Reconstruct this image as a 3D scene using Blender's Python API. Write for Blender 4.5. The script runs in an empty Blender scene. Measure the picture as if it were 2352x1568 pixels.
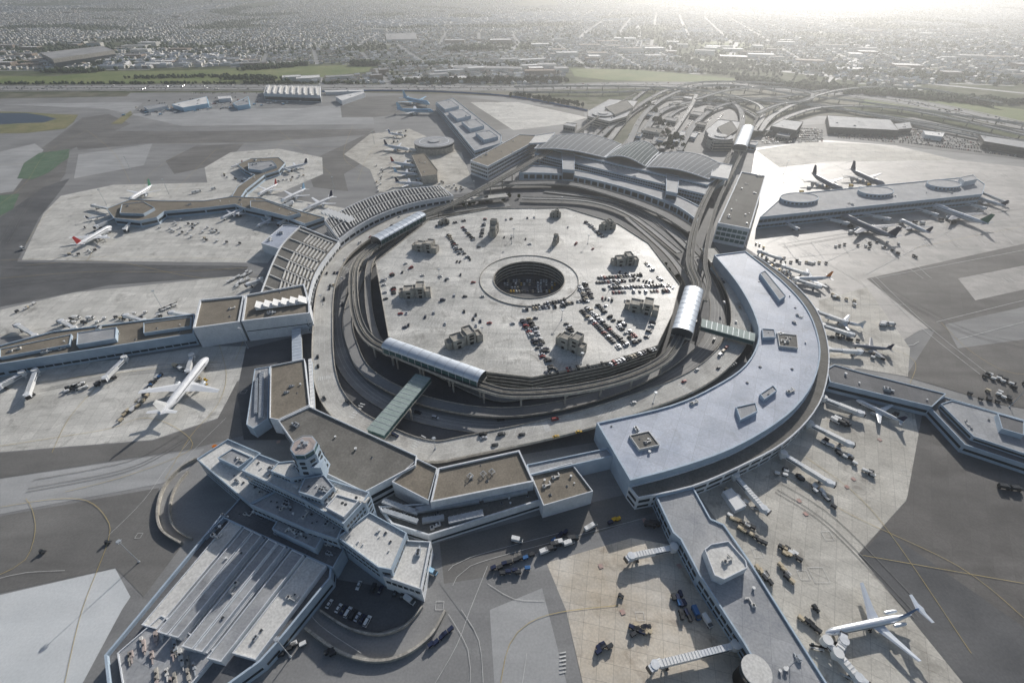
import bpy, math, random
from mathutils import Vector, noise
from mathutils.geometry import tessellate_polygon
from math import sin, cos, radians, pi, atan2, hypot
random.seed(7)
R=random.random
def U(a,b): return a+(b-a)*R()
SC=bpy.context.scene
COL=SC.collection
# ---- survey: intersect a measured sight line with a horizontal plane of known height
FX=1060.0; PT=radians(38.2); CH=250.0
def G(u,v,h=0.0):
    X=u-1176; Y=v-784; d=Y*cos(PT)+FX*sin(PT); t=(CH-h)/d
    return Vector((X*t,(FX*cos(PT)-Y*sin(PT))*t,h))
def inview(p):
    x,y,z=p; z-=CH
    zc=y*cos(PT)-z*sin(PT); yc=-y*sin(PT)-z*cos(PT)
    if zc<=1: return False
    return abs(x/zc*FX)<1190 and abs(yc/zc*FX)<800
# ---------------- materials
def newmat(name):
    m=bpy.data.materials.new(name); m.use_nodes=True
    nt=m.node_tree; b=nt.nodes['Principled BSDF']; return m,nt,b
def c4(c): return (c[0],c[1],c[2],1)
def pm(name,c1,c2=None,scale=0.2,rough=0.8,metal=0.0,fine=0.0,slab=0,slabrot=0,streak=0,spec=0.25,slabc=0.75,stain=0,stainc=(.08,.07,.06),K=1.32):
    m,nt,b=newmat(name); N=nt.nodes; L=nt.links
    b.inputs['Roughness'].default_value=rough; b.inputs['Metallic'].default_value=metal
    b.inputs['Specular IOR Level'].default_value=spec
    if c2 is None: c2=tuple(x*0.8 for x in c1)
    c1=tuple(min(.84,x*K) for x in c1); c2=tuple(min(.84,x*K) for x in c2)
    geo=N.new('ShaderNodeNewGeometry')
    n1=N.new('ShaderNodeTexNoise'); n1.inputs['Scale'].default_value=scale; n1.inputs['Detail'].default_value=8; n1.inputs['Roughness'].default_value=0.65
    L.new(geo.outputs['Position'],n1.inputs['Vector'])
    r=N.new('ShaderNodeMapRange'); r.inputs[1].default_value=0.35; r.inputs[2].default_value=0.65
    L.new(n1.outputs['Fac'],r.inputs[0])
    mx=N.new('ShaderNodeMix'); mx.data_type='RGBA'; mx.inputs[6].default_value=c4(c1); mx.inputs[7].default_value=c4(c2)
    L.new(r.outputs[0],mx.inputs[0]); out=mx.outputs[2]
    def mul(out,facsock,lo,hi,a=0.3,bb=0.7):
        rr=N.new('ShaderNodeMapRange'); rr.inputs[1].default_value=a; rr.inputs[2].default_value=bb
        rr.inputs[3].default_value=lo; rr.inputs[4].default_value=hi
        L.new(facsock,rr.inputs[0])
        v=N.new('ShaderNodeVectorMath'); v.operation='SCALE'
        L.new(out,v.inputs[0]); L.new(rr.outputs[0],v.inputs['Scale']); return v.outputs[0]
    if fine:
        n2=N.new('ShaderNodeTexNoise'); n2.inputs['Scale'].default_value=0.9; n2.inputs['Detail'].default_value=5
        L.new(geo.outputs['Position'],n2.inputs['Vector']); out=mul(out,n2.outputs['Fac'],1-fine,1+fine)
    if streak:
        mp=N.new('ShaderNodeMapping'); mp.inputs['Rotation'].default_value=(0,0,radians(slabrot)); mp.inputs['Scale'].default_value=(0.012,0.07,0.1)
        L.new(geo.outputs['Position'],mp.inputs[0])
        n3=N.new('ShaderNodeTexNoise'); n3.inputs['Scale'].default_value=1; n3.inputs['Detail'].default_value=4; n3.inputs['Distortion'].default_value=.9
        L.new(mp.outputs[0],n3.inputs['Vector']); out=mul(out,n3.outputs['Fac'],1-streak*.7,1+streak*0.45)
    if stain:
        n4=N.new('ShaderNodeTexNoise'); n4.inputs['Scale'].default_value=.06; n4.inputs['Detail'].default_value=9; n4.inputs['Roughness'].default_value=.72; n4.inputs['Distortion'].default_value=.8
        L.new(geo.outputs['Position'],n4.inputs['Vector'])
        rr=N.new('ShaderNodeMapRange'); rr.inputs[1].default_value=.54; rr.inputs[2].default_value=.70; rr.inputs[4].default_value=stain; L.new(n4.outputs['Fac'],rr.inputs[0])
        m2=N.new('ShaderNodeMix'); m2.data_type='RGBA'; L.new(rr.outputs[0],m2.inputs[0]); L.new(out,m2.inputs[6]); m2.inputs[7].default_value=c4(stainc); out=m2.outputs[2]
    if slab:
        mp=N.new('ShaderNodeMapping'); mp.inputs['Rotation'].default_value=(0,0,radians(slabrot))
        L.new(geo.outputs['Position'],mp.inputs[0])
        bk=N.new('ShaderNodeTexBrick'); bk.offset=0; bk.inputs['Scale'].default_value=1
        bk.inputs['Brick Width'].default_value=slab; bk.inputs['Row Height'].default_value=slab
        bk.inputs['Mortar Size'].default_value=slab*0.014; bk.inputs['Mortar Smooth'].default_value=0.3
        bk.inputs['Color1'].default_value=(1.05,1.05,1.05,1); bk.inputs['Color2'].default_value=(0.9,0.9,0.9,1); bk.inputs['Mortar'].default_value=(slabc,slabc,slabc,1)
        L.new(mp.outputs[0],bk.inputs['Vector'])
        v=N.new('ShaderNodeVectorMath'); v.operation='MULTIPLY'; L.new(out,v.inputs[0]); L.new(bk.outputs['Color'],v.inputs[1]); out=v.outputs[0]
    L.new(out,b.inputs['Base Color'])
    return m
M={}
M['asph']=pm('asphalt_mid',(.165,.165,.165),(.22,.218,.214),.012,.75,fine=.1,streak=.22,slabrot=-12,K=1.38)
M['asphd']=pm('asphalt_dark',(.078,.08,.083),(.12,.12,.12),.02,.75,fine=.12,streak=.22,slabrot=-12)
M['asphbr']=pm('asphalt_brown',(.115,.112,.107),(.16,.155,.147),.015,.75,fine=.1,streak=.22,slabrot=35)
M['asphl']=pm('asphalt_light',(.26,.262,.262),(.33,.33,.327),.015,.75,fine=.08,streak=.2,slabrot=-10)
M['asphr']=pm('asphalt_dark_warm',(.095,.091,.086),(.14,.133,.125),.015,.7,fine=.12,streak=.28,slabrot=35,slab=9,slabc=.85)
M['tyre']=pm('tyre_rubber_trail',(.11,.11,.108),(.19,.185,.18),.08,.8,fine=.2)
M['conc']=pm('apron_concrete',(.40,.39,.36),(.52,.505,.47),.03,.75,fine=.12,streak=.22,slab=7.6,slabrot=-12,slabc=.62,stain=.6,stainc=(.15,.14,.125))
M['concl']=pm('apron_concrete_light',(.44,.455,.46),(.49,.50,.50),.03,.75,fine=.06,streak=.1)
M['concr']=pm('apron_concrete_rusty',(.50,.465,.41),(.41,.355,.28),.03,.75,fine=.12,streak=.2,slab=7.6,slabrot=12,slabc=.6,stain=.6,stainc=(.21,.15,.10))
M['concs']=pm('apron_concrete_stained',(.46,.44,.395),(.36,.34,.30),.03,.7,fine=.14,streak=.25,slab=7.6,slabrot=30,slabc=.62,stain=.65,stainc=(.16,.14,.12))
M['concr2']=pm('apron_concrete_right',(.235,.225,.21),(.33,.31,.29),.02,.55,fine=.12,streak=.25,slab=9,slabrot=10,stain=.5,spec=.45)
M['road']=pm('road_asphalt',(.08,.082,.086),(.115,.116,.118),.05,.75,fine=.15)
M['roadl']=pm('elevated_road_concrete',(.44,.43,.40),(.30,.29,.27),.06,.85,fine=.16,stain=.4,stainc=(.16,.15,.14),spec=.12)
M['track']=pm('guideway_concrete',(.27,.265,.25),(.19,.185,.175),.1,.95,fine=.15,spec=.03,K=1)
M['fwy']=pm('freeway_surface',(.23,.23,.225),(.29,.285,.28),.02,.9,spec=.1)
M['deck']=pm('parking_deck_concrete',(.31,.305,.285),(.52,.505,.47),.03,.55,fine=.22,slab=18,slabrot=3,spec=.45,streak=.35,stain=.85,stainc=(.17,.16,.14))
M['cwall']=pm('weathered_concrete',(.37,.35,.31),(.23,.215,.19),.25,.85,fine=.2)
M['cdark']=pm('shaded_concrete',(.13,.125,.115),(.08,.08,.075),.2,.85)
M['wall']=pm('white_painted_wall',(.62,.635,.655),(.52,.54,.56),.15,.75,fine=.08,K=1.18)
M['wallb']=pm('blue_grey_panel_wall',(.39,.46,.53),(.31,.38,.45),.15,.7,K=1.2)
M['roofb']=pm('blue_grey_membrane_roof',(.28,.31,.37),(.37,.395,.45),.05,.58,fine=.12,slab=14,slabrot=28,slabc=.82,stain=.45,stainc=(.21,.215,.23))
M['roofg']=pm('grey_membrane_roof',(.23,.238,.252),(.33,.332,.335),.06,.75,fine=.14,slab=12,slabrot=20,slabc=.8,stain=.45,stainc=(.13,.127,.125))
M['roofk']=pm('charcoal_membrane_roof',(.10,.102,.108),(.15,.15,.153),.06,.8,fine=.14,slab=12,slabrot=20,slabc=.8)
M['roofd']=pm('dark_gravel_roof',(.115,.11,.10),(.155,.149,.136),.06,.9,fine=.2)
M['roofbr']=pm('brown_gravel_roof',(.19,.167,.135),(.145,.127,.102),.08,.9,fine=.2,stain=.4,stainc=(.11,.10,.085))
M['roofw']=pm('pale_roof',(.50,.49,.465),(.60,.59,.565),.1,.8,fine=.16,stain=.5,stainc=(.28,.265,.25),K=1.15)
M['metal']=pm('grey_sheet_metal',(.40,.42,.44),(.3,.32,.34),.3,.5,metal=.3)
M['vault']=pm('silver_vault_roof',(.50,.55,.61),(.57,.61,.66),.2,.42,metal=.3,K=1.1)
M['intl']=pm('terminal_roof_metal',(.145,.152,.16),(.18,.187,.195),.1,.85,spec=.1)
M['intg']=pm('terminal_skylight_glass',(.07,.09,.095),(.10,.12,.12),.1,.85,spec=.1)
M['glass']=pm('dark_window_glass',(.03,.042,.05),(.05,.062,.07),.3,.15,spec=.8,K=1)
M['gglass']=pm('green_tinted_glass',(.05,.11,.11),(.08,.15,.145),.3,.25,spec=.5,K=1)
M['white']=pm('white_paint',(.74,.74,.73),(.66,.66,.65),.3,.5,K=1.05)
M['plane']=pm('aircraft_white',(.80,.81,.82),(.74,.75,.77),.2,.35,spec=.5,K=1)
M['pshade']=pm('aircraft_backlit_shade',(.26,.27,.30),(.22,.23,.26),.2,.4,spec=.4,K=1)  # backlit shade of the right-hand jets put into their colour
M['silver']=pm('aircraft_bare_metal',(.62,.65,.70),(.55,.58,.63),.2,.3,metal=.5)
M['navy']=pm('navy_paint',(.02,.03,.07),(.03,.04,.08),.5,.4,K=1)
M['blue']=pm('blue_paint',(.05,.14,.32),(.06,.16,.35),.5,.4,K=1)
M['lblue']=pm('light_blue_paint',(.25,.42,.55),(.3,.45,.57),.5,.4)
M['red']=pm('red_paint',(.33,.03,.03),(.28,.03,.03),.5,.4,K=1)
M['yellow']=pm('yellow_paint',(.68,.42,.03),(.62,.38,.03),.5,.4,K=1)
M['orange']=pm('orange_paint',(.62,.2,.03),(.58,.18,.03),.5,.4,K=1)
M['green']=pm('green_paint',(.05,.17,.11),(.05,.19,.12),.5,.4,K=1)
M['teal']=pm('grey_green_roof',(.21,.26,.245),(.26,.31,.29),.2,.7,fine=.1)
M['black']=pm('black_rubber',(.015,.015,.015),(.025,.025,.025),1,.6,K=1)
M['dgrey']=pm('dark_grey_paint',(.045,.047,.052),(.065,.07,.075),1,.4,K=1)
M['car_s']=pm('silver_car_paint',(.42,.43,.45),(.4,.41,.43),1,.3,metal=.4)
M['beige']=pm('beige_paint',(.45,.38,.27),(.42,.36,.26),1,.35)
M['pink']=pm('faded_pink_metal',(.36,.30,.28),(.30,.26,.24),.6,.7)
M['mkw']=pm('white_marking_paint',(.58,.58,.56),(.38,.38,.37),.25,.7)
M['mky']=pm('yellow_marking_paint',(.44,.33,.12),(.32,.27,.15),.2,.7)
M['mkr']=pm('red_marking_paint',(.38,.23,.20),(.34,.27,.24),.4,.7)
M['grass']=pm('grass',(.085,.125,.032),(.17,.18,.075),.008,.9,fine=.3,stain=.6,stainc=(.055,.08,.03))
M['dryg']=pm('dry_grass',(.21,.185,.10),(.12,.13,.065),.02,.9,fine=.35,stain=.6,stainc=(.06,.08,.03))
M['island']=pm('green_painted_island',(.065,.12,.075),(.115,.155,.11),.05,.85,fine=.2,stain=.4)
M['water']=pm('pond_water',(.008,.022,.055),(.008,.025,.06),.05,.3,spec=.25,K=1)
M['scrub']=pm('scrub_ground',(.055,.065,.038),(.17,.155,.12),.015,.9,fine=.3)
M['leaf']=pm('tree_foliage',(.045,.064,.026),(.072,.094,.038),.15,.95,fine=.4)
M['leaf2']=pm('dark_tree_foliage',(.024,.04,.02),(.045,.06,.028),.15,.95,fine=.4)
M['bark']=pm('tree_bark',(.08,.06,.04),(.06,.045,.03),.5,.9)
M['hw']=pm('house_wall_white',(.64,.62,.58),(.48,.46,.43),.03,.8,spec=.1)
M['hr1']=pm('house_roof_grey',(.22,.22,.22),(.34,.335,.33),.02,.7,spec=.15)
M['hr2']=pm('house_roof_brown',(.19,.155,.125),(.29,.235,.195),.02,.75,spec=.1)
M['hr3']=pm('house_roof_pale',(.63,.62,.60),(.50,.49,.48),.02,.7,spec=.2)
def citymat():
    m,nt,b=newmat('suburb_ground'); N=nt.nodes; L=nt.links; b.inputs['Roughness'].default_value=.95; b.inputs['Specular IOR Level'].default_value=.05
    geo=N.new('ShaderNodeNewGeometry')
    n1=N.new('ShaderNodeTexNoise'); n1.inputs['Scale'].default_value=.0022; n1.inputs['Detail'].default_value=9; n1.inputs['Roughness'].default_value=.7
    n2=N.new('ShaderNodeTexNoise'); n2.inputs['Scale'].default_value=.02; n2.inputs['Detail'].default_value=5
    L.new(geo.outputs['Position'],n1.inputs['Vector']); L.new(geo.outputs['Position'],n2.inputs['Vector'])
    cr=N.new('ShaderNodeValToRGB'); e=cr.color_ramp.elements
    e[0].position=.38; e[0].color=(.05,.072,.03,1); e[1].position=.62; e[1].color=(.22,.21,.17,1)
    x=cr.color_ramp.elements.new(.50); x.color=(.11,.125,.07,1)
    a=N.new('ShaderNodeMath'); a.operation='ADD'; L.new(n1.outputs['Fac'],a.inputs[0]); L.new(n2.outputs['Fac'],a.inputs[1])
    h=N.new('ShaderNodeMath'); h.operation='MULTIPLY'; h.inputs[1].default_value=.5; L.new(a.outputs[0],h.inputs[0])
    L.new(h.outputs[0],cr.inputs[0]); L.new(cr.outputs[0],b.inputs['Base Color']); return m
M['city']=citymat()
# ---------------- mesh builder
class MB:
    def __init__(s): s.v=[];s.f=[];s.m=[];s.s=[]
    def add(s,vs,fs,mi=0,sm=False):
        o=len(s.v); s.v+= [tuple(p) for p in vs]
        for k,f in enumerate(fs):
            s.f.append([o+i for i in f]); s.m.append(mi if isinstance(mi,int) else mi[k]); s.s.append(sm)
    def box(s,cx,cy,z0,sx,sy,sz,rot=0,mi=0,top=None):
        c,q=cos(rot),sin(rot); vs=[]
        for z in (z0,z0+sz):
            for a,b in ((-1,-1),(1,-1),(1,1),(-1,1)):
                x=a*sx/2;y=b*sy/2; vs.append((cx+x*c-y*q,cy+x*q+y*c,z))
        t=mi if top is None else top
        s.add(vs,[(3,2,1,0),(4,5,6,7),(0,1,5,4),(1,2,6,5),(2,3,7,6),(3,0,4,7)],[mi,t,mi,mi,mi,mi])
    def prism(s,poly,z0,z1,mi=0,top=None,bottom=False):
        n=len(poly); vs=[(p[0],p[1],z0) for p in poly]+[(p[0],p[1],z1) for p in poly]
        s.add(vs,[(i,(i+1)%n,n+(i+1)%n,n+i) for i in range(n)],mi)
        s.add(vs[n:],[tuple(range(n))],mi if top is None else top)
    def cyl(s,cx,cy,z0,z1,r0,r1=None,n=12,mi=0,top=None,sm=True):
        r1=r0 if r1 is None else r1
        vs=[(cx+r0*cos(2*pi*i/n),cy+r0*sin(2*pi*i/n),z0) for i in range(n)]+[(cx+r1*cos(2*pi*i/n),cy+r1*sin(2*pi*i/n),z1) for i in range(n)]
        s.add(vs,[(i,(i+1)%n,n+(i+1)%n,n+i) for i in range(n)],mi,sm)
        s.add(vs[n:],[tuple(range(n))],mi if top is None else top)
    def beam(s,a,b,w,h,mi=0):
        a=Vector(a);b=Vector(b);d=(b-a); 
        if d.length<1e-6: return
        d.normalize(); up=Vector((0,0,1)) if abs(d.z)<.95 else Vector((1,0,0))
        r=d.cross(up).normalized(); u=r.cross(d)
        vs=[p+r*(x*w/2)+u*(y*h/2) for p in (a,b) for x,y in ((-1,-1),(1,-1),(1,1),(-1,1))]
        s.add(vs,[(0,1,2,3),(7,6,5,4),(0,4,5,1),(1,5,6,2),(2,6,7,3),(3,7,4,0)],mi)
    def rings(s,rs,mi=0,sm=True,cap=True):
        n=len(rs[0]); o=[p for r in rs for p in r]; fs=[]
        for k in range(len(rs)-1):
            for i in range(n): fs.append((k*n+i,k*n+(i+1)%n,(k+1)*n+(i+1)%n,(k+1)*n+i))
        s.add(o,fs,mi,sm)
        if cap: s.add(rs[0],[tuple(range(n))[::-1]],mi); s.add(rs[-1],[tuple(range(n))],mi)
    def mesh(s,name,mats,org=(0,0,0)):
        me=bpy.data.meshes.new(name)
        me.from_pydata([(p[0]-org[0],p[1]-org[1],p[2]-org[2]) for p in s.v],[],s.f)
        for m in mats: me.materials.append(M[m])
        if len(me.polygons)==len(s.m):
            me.polygons.foreach_set('material_index',s.m); me.polygons.foreach_set('use_smooth',s.s)
        me.update(); return me
def link(name,data,parent=None,loc=(0,0,0),rot=0,scale=1):
    o=bpy.data.objects.new(name,data); COL.objects.link(o); o.location=loc; o.rotation_euler=(0,0,rot)
    o.scale=(scale,)*3 if isinstance(scale,(int,float)) else scale
    if parent: o.parent=parent
    return o
def top(o,label,cat,group=None):
    o['label']=label;o['category']=cat
    if group:o['group']=group
    return o
def struct(name,mb,mats,label='',cat='ground'):
    o=link(name,mb.mesh(name,mats)); o['kind']='structure'; o['label']=label or name.replace('_',' '); o['category']=cat; return o
def ccw(p):
    a=sum(p[i][0]*p[(i+1)%len(p)][1]-p[(i+1)%len(p)][0]*p[i][1] for i in range(len(p)))
    return p if a>0 else p[::-1]
def offs(p,d): # inward for ccw
    n=len(p);o=[]
    for i in range(n):
        a,b,c=Vector(p[i-1]),Vector(p[i]),Vector(p[(i+1)%n])
        e1=(b-a).normalized();e2=(c-b).normalized(); n1=Vector((-e1.y,e1.x));n2=Vector((-e2.y,e2.x))
        m=n1+n2; 
        if m.length<.1: m=n1
        m.normalize(); k=d/max(.35,m.dot(n1)); q=b+m*k; o.append((q.x,q.y))
    return o
def pip(x,y,p):
    r=False;n=len(p)
    for i in range(n):
        x1,y1=p[i][:2];x2,y2=p[i-1][:2]
        if (y1>y)!=(y2>y) and x<(x2-x1)*(y-y1)/(y2-y1)+x1: r=not r
    return r
def P2(px,h=0): return ccw([tuple(G(u,v,h).xy) for u,v in px])
def smooth(pts,step=6):
    pts=[Vector(p) for p in pts]; o=[]
    for i in range(len(pts)-1):
        p0=pts[max(0,i-1)];p1=pts[i];p2=pts[i+1];p3=pts[min(len(pts)-1,i+2)]
        n=max(2,min(40,int((p2-p1).length/step)))
        for k in range(n):
            t=k/n; o.append(.5*((2*p1)+(p2-p0)*t+(2*p0-5*p1+4*p2-p3)*t*t+(3*p1-p0-3*p2+p3)*t**3))
    o.append(pts[-1]); return o
def lat(path):
    o=[]
    for i in range(len(path)):
        d=path[min(i+1,len(path)-1)]-path[max(i-1,0)]; d.z=0; d.normalize(); o.append(Vector((-d.y,d.x,0)))
    return o
def ribbon(mb,path,w,z=None,off=0,mi=0):
    L=lat(path); vs=[]
    for p,l in zip(path,L):
        zz=p.z if z is None else z
        for s in (off+w/2,off-w/2): q=p+l*s; vs.append((q.x,q.y,zz))
    mb.add(vs,[(2*i,2*i+1,2*i+3,2*i+2) for i in range(len(path)-1)],mi)
def deck(mb,path,w,th=1.2,off=0,rail=.9,mi=0,mr=1,bot=None):
    L=lat(path); sec=[(w/2,-th),(w/2,rail),(w/2-.35,rail),(w/2-.35,0),(-w/2+.35,0),(-w/2+.35,rail),(-w/2,rail),(-w/2,-th)]
    if rail<=0: sec=[(w/2,-th),(w/2,0),(-w/2,0),(-w/2,-th)]
    n=len(sec); vs=[]
    for p,l in zip(path,L):
        for a,b in sec: q=p+l*(a+off); vs.append((q.x,q.y,p.z+b))
    fs=[];ms=[]
    for i in range(len(path)-1):
        for k in range(n):
            fs.append((i*n+k,i*n+(k+1)%n,(i+1)*n+(k+1)%n,(i+1)*n+k)); ms.append(mi if (rail>0 and k==3) or (rail<=0 and k==1) else mr)
    mb.add(vs,fs,ms)
    mb.add(vs[:n],[tuple(range(n))[::-1]],mr); mb.add(vs[-n:],[tuple(range(n))],mr)
def PX(pts,h): return [G(u,v,h) for u,v in pts]
def mk_hvac():
    out=[]
    b=MB(); b.box(0,0,0,4,2.6,1.9,0,0); b.cyl(-.9,0,1.9,2.2,.8,n=10,mi=1); b.cyl(1,0,1.9,2.2,.8,n=10,mi=1); b.box(3,0,.3,2,1,.9,0,0); out.append(b.mesh('air_handling_unit',['metal','dgrey']))
    b=MB(); b.box(0,0,0,2.4,2.4,1.6,0,0); b.box(3.2,0,.5,4,.9,.8,0,0); b.box(5,1.5,.5,.9,3,.8,0,0); b.cyl(0,0,1.6,2.1,.7,n=10,mi=1); out.append(b.mesh('duct_unit',['roofw','dgrey']))
    b=MB(); b.cyl(0,0,0,1.2,.6,n=8,mi=0); b.cyl(0,0,1.2,1.5,.9,n=8,mi=0); out.append(b.mesh('roof_vent',['white']))
    b=MB(); b.box(0,0,0,1.6,1.6,.5,0,0); b.box(0,0,.5,1.3,1.3,.25,0,1); out.append(b.mesh('roof_hatch',['metal','dgrey']))
    return out
HV=mk_hvac()
def vol(root,poly,h,z0,wall,roof,par=.9,pw=.6,bands=(),names=('wall','roof'),glass='glass',mull=0):
    org=root.location
    w=MB(); n=len(poly); inn=offs(poly,pw)
    vs=[(x,y,z0) for x,y in poly]+[(x,y,h+par) for x,y in poly]+[(x,y,h+par) for x,y in inn]+[(x,y,h) for x,y in inn]
    fs=[]
    for k in range(3):
        for i in range(n): fs.append((k*n+i,k*n+(i+1)%n,(k+1)*n+(i+1)%n,(k+1)*n+i))
    w.add(vs,fs,0); link(names[0],w.mesh(names[0],[wall],org),root)
    r=MB(); r.add([(x,y,h) for x,y in inn],[tuple(range(n))]); link(names[1],r.mesh(names[1],[roof],org),root)
    for (a,b) in bands:
        g=MB(); oo=offs(poly,-.12)
        for i in range(n):
            p,q=Vector(oo[i]),Vector(oo[(i+1)%n]); Ln=(q-p).length
            if Ln<4: continue
            d=(q-p)/Ln; p2=p+d*1;q2=q-d*1
            if mull:
                k=int((Ln-2)/mull); st=(Ln-2)/max(1,k)
                for j in range(k):
                    s=p2+d*(st*j+.35);t=p2+d*(st*(j+1)-.35)
                    g.add([(s.x,s.y,a),(t.x,t.y,a),(t.x,t.y,b),(s.x,s.y,b)],[(0,1,2,3)])
            else: g.add([(p2.x,p2.y,a),(q2.x,q2.y,a),(q2.x,q2.y,b),(p2.x,p2.y,b)],[(0,1,2,3)])
        if g.f: link('window_band',g.mesh('window_band',[glass],org),root)
def scatter_hvac(root,poly,h,n,sc=1.0):
    if n<=0: return
    xs=[p[0] for p in poly];ys=[p[1] for p in poly]; inn=offs(poly,4); c=0;t=0
    e=max(range(len(poly)),key=lambda i:hypot(poly[i][0]-poly[i-1][0],poly[i][1]-poly[i-1][1])); ang=atan2(poly[e][1]-poly[e-1][1],poly[e][0]-poly[e-1][0])
    while c<n and t<n*20:
        t+=1; x=U(min(xs),max(xs));y=U(min(ys),max(ys))
        if pip(x,y,inn):
            k=random.choice([0,1,2,2,3,3]); s=sc*U(.6,1.2)
            link(('air_handling_unit','duct_unit','roof_vent','roof_hatch')[k],HV[k],root,(x-root.location.x,y-root.location.y,h-root.location.z),ang+(pi/2 if R()<.3 else 0),s); c+=1
def building(name,label,cat,px,h,wall='wall',roof='roofg',z0=0,par=.9,bands=(),hvac=0,pw=.6,glass='glass',mull=0,poly=None,group=None):
    poly=poly or P2(px,h)
    cx=sum(p[0] for p in poly)/len(poly);cy=sum(p[1] for p in poly)/len(poly)
    root=link(name,None,None,(cx,cy,z0)); root.empty_display_size=2; top(root,label,cat,group)
    vol(root,poly,h,z0,wall,roof,par,pw,bands,glass=glass,mull=mull)
    scatter_hvac(root,poly,h,hvac)
    return root
def sub(root,px,h,z0,wall='wall',roof='roofg',par=.6,bands=(),hvac=0,names=('upper_wall','upper_roof'),pw=.5,glass='glass',mull=0):
    poly=P2(px,h); vol(root,poly,h,z0,wall,roof,par,pw,bands,names,glass,mull); scatter_hvac(root,poly,h,hvac,.8)
# ---------------- terrain
def tz(x,y):
    if y<4300: return 0.0
    t=min(1,(y-4300)/5500); a=noise.noise(Vector((x*.0004,y*.0004,3)))*.5+.75+noise.noise(Vector((x*.0012,y*.0012,9)))*.22
    return max(0,(t**1.4)*330*a)
def ground():
    b=MB(); xs=[-14000+i*350 for i in range(81)]; ys=[-800,0,800,1600,2400,3200,4000]+[4300+i*250 for i in range(46)]
    nx=len(xs); b.add([(x,y,tz(x,y)) for y in ys for x in xs],[(j*nx+i,j*nx+i+1,(j+1)*nx+i+1,(j+1)*nx+i) for j in range(len(ys)-1) for i in range(nx-1)],0,True)
    struct('ground',b,['city'],'suburban plain rising to hazy hills','ground')
ground()
LV=[.02]; ZM=.45; ZV=.46
def patch(name,px,mat,label,cat='pavement',sm=False,wp=None):
    LV[0]+=.005
    p=wp or [G(u,v,0) for u,v in px]
    if sm: p=smooth(p+[p[0]],8)[:-1]
    p=ccw([(q[0],q[1]) for q in p])
    b=MB(); b.add([(x,y,LV[0]) for x,y in p],[tuple(range(len(p)))]); struct(name,b,[mat],label,cat)
b=MB(); pl=[(-3000,-700),(3000,-700)]+[tuple(G(u,v).xy) for u,v in [(2700,410),(2352,352),(2200,318),(1950,268),(1750,262),(1560,245),(1350,252),(1180,222),(840,213),(400,213),(0,215),(-400,215)]]
b.add([(x,y,.02) for x,y in pl],[tuple(range(len(pl)))]); struct('airfield_pavement',b,['asph'],'grey asphalt airfield apron and taxiways','pavement')
patch('taxiway',[(0,400),(90,345),(190,270),(250,262),(300,285),(160,345),(150,400),(60,520),(0,600)],'asphbr','dark grey taxiway pavement')
patch('taxiway',[(-50,360),(80,330),(100,345),(60,400),(30,440),(-50,450)],'asphl','pale taxiway shoulder')
patch('taxiway',[(0,500),(100,430),(160,410),(130,450),(90,500),(40,600),(0,640)],'asphd','grey taxiway')
patch('taxiway',[(0,600),(570,612),(560,632),(250,655),(0,705)],'asphd','dark asphalt taxiway lane')
patch('taxiway',[(380,370),(450,335),(560,330),(520,375),(400,400)],'asphbr','dark asphalt panel on the apron')
patch('taxiway',[(180,355),(350,330),(330,380),(170,410)],'asphl','lighter worn asphalt panel')
patch('taxiway',[(160,300),(420,302),(860,296),(840,310),(560,328),(330,330),(180,345)],'asphbr','brown taxi lane')
patch('taxiway',[(700,375),(860,300),(880,345),(790,400),(800,440),(720,430)],'asphbr','brown asphalt lane')
patch('taxiway',[(0,240),(240,250),(420,290),(860,285),(850,240),(600,250),(300,235)],'asphl','pale taxiway beside cargo area')
patch('taxiway',[(780,225),(1000,215),(1340,255),(1345,275),(1130,300),(1040,245),(860,270),(785,270)],'asphbr','brown taxi lane')
patch('apron',[(1080,235),(1190,235),(1350,270),(1300,285),(1180,300)],'conc','pale concrete apron')
patch('apron',[(50,597),(100,490),(140,450),(260,425),(540,418),(640,452),(800,480),(650,560),(615,604)],'conc','pale concrete apron around the pier')
patch('apron',[(470,385),(530,350),(640,342),(740,362),(742,400),(650,440),(560,462),(480,440)],'conc','pale concrete apron')
patch('apron',[(790,355),(850,308),(940,296),(1060,350),(1090,430),(960,450),(870,440),(850,390)],'concs','pale concrete apron by the round pier')
patch('apron',[(0,712),(170,672),(530,635),(600,640),(560,690),(440,740),(0,775)],'conc','pale concrete gate apron')
patch('apron',[(0,850),(280,825),(470,795),(565,795),(550,870),(500,960),(350,1010),(0,1038)],'conc','stained concrete gate apron')
patch('taxiway',[(0,1100),(470,1030),(430,1080),(370,1110),(0,1180)],'asphl','lighter asphalt lane')
patch('taxiway',[(0,1185),(365,1120),(360,1200),(420,1250),(330,1370),(265,1303),(0,1362)],'asphbr','brown asphalt apron')
patch('taxiway',[(0,1040),(350,1012),(500,962),(545,875),(575,880),(560,1000),(440,1030),(0,1098)],'asphbr','brown asphalt lane')
patch('apron',[(0,1366),(265,1305),(300,1370),(280,1400),(190,1568),(180,1620),(-60,1620)],'concl','bright new concrete apron slab')
patch('apron',[(565,800),(730,760),(740,1010),(560,1010),(545,900)],'asphd','dark service yard')
patch('taxiway',[(1020,1240),(1250,1190),(1500,1130),(1560,1240),(1255,1290),(1300,1400),(1350,1640),(1060,1640),(1090,1450),(1010,1340)],'asph','grey asphalt lane')
patch('taxiway',[(1010,1245),(1250,1180),(1500,1120),(1520,1170),(1400,1215),(1250,1262),(1120,1325),(1020,1340)],'asphbr','darker asphalt service lane')
patch('taxiway',[(1125,1400),(1245,1350),(1320,1640),(1140,1640)],'asphl','paler grey asphalt panel')
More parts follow.
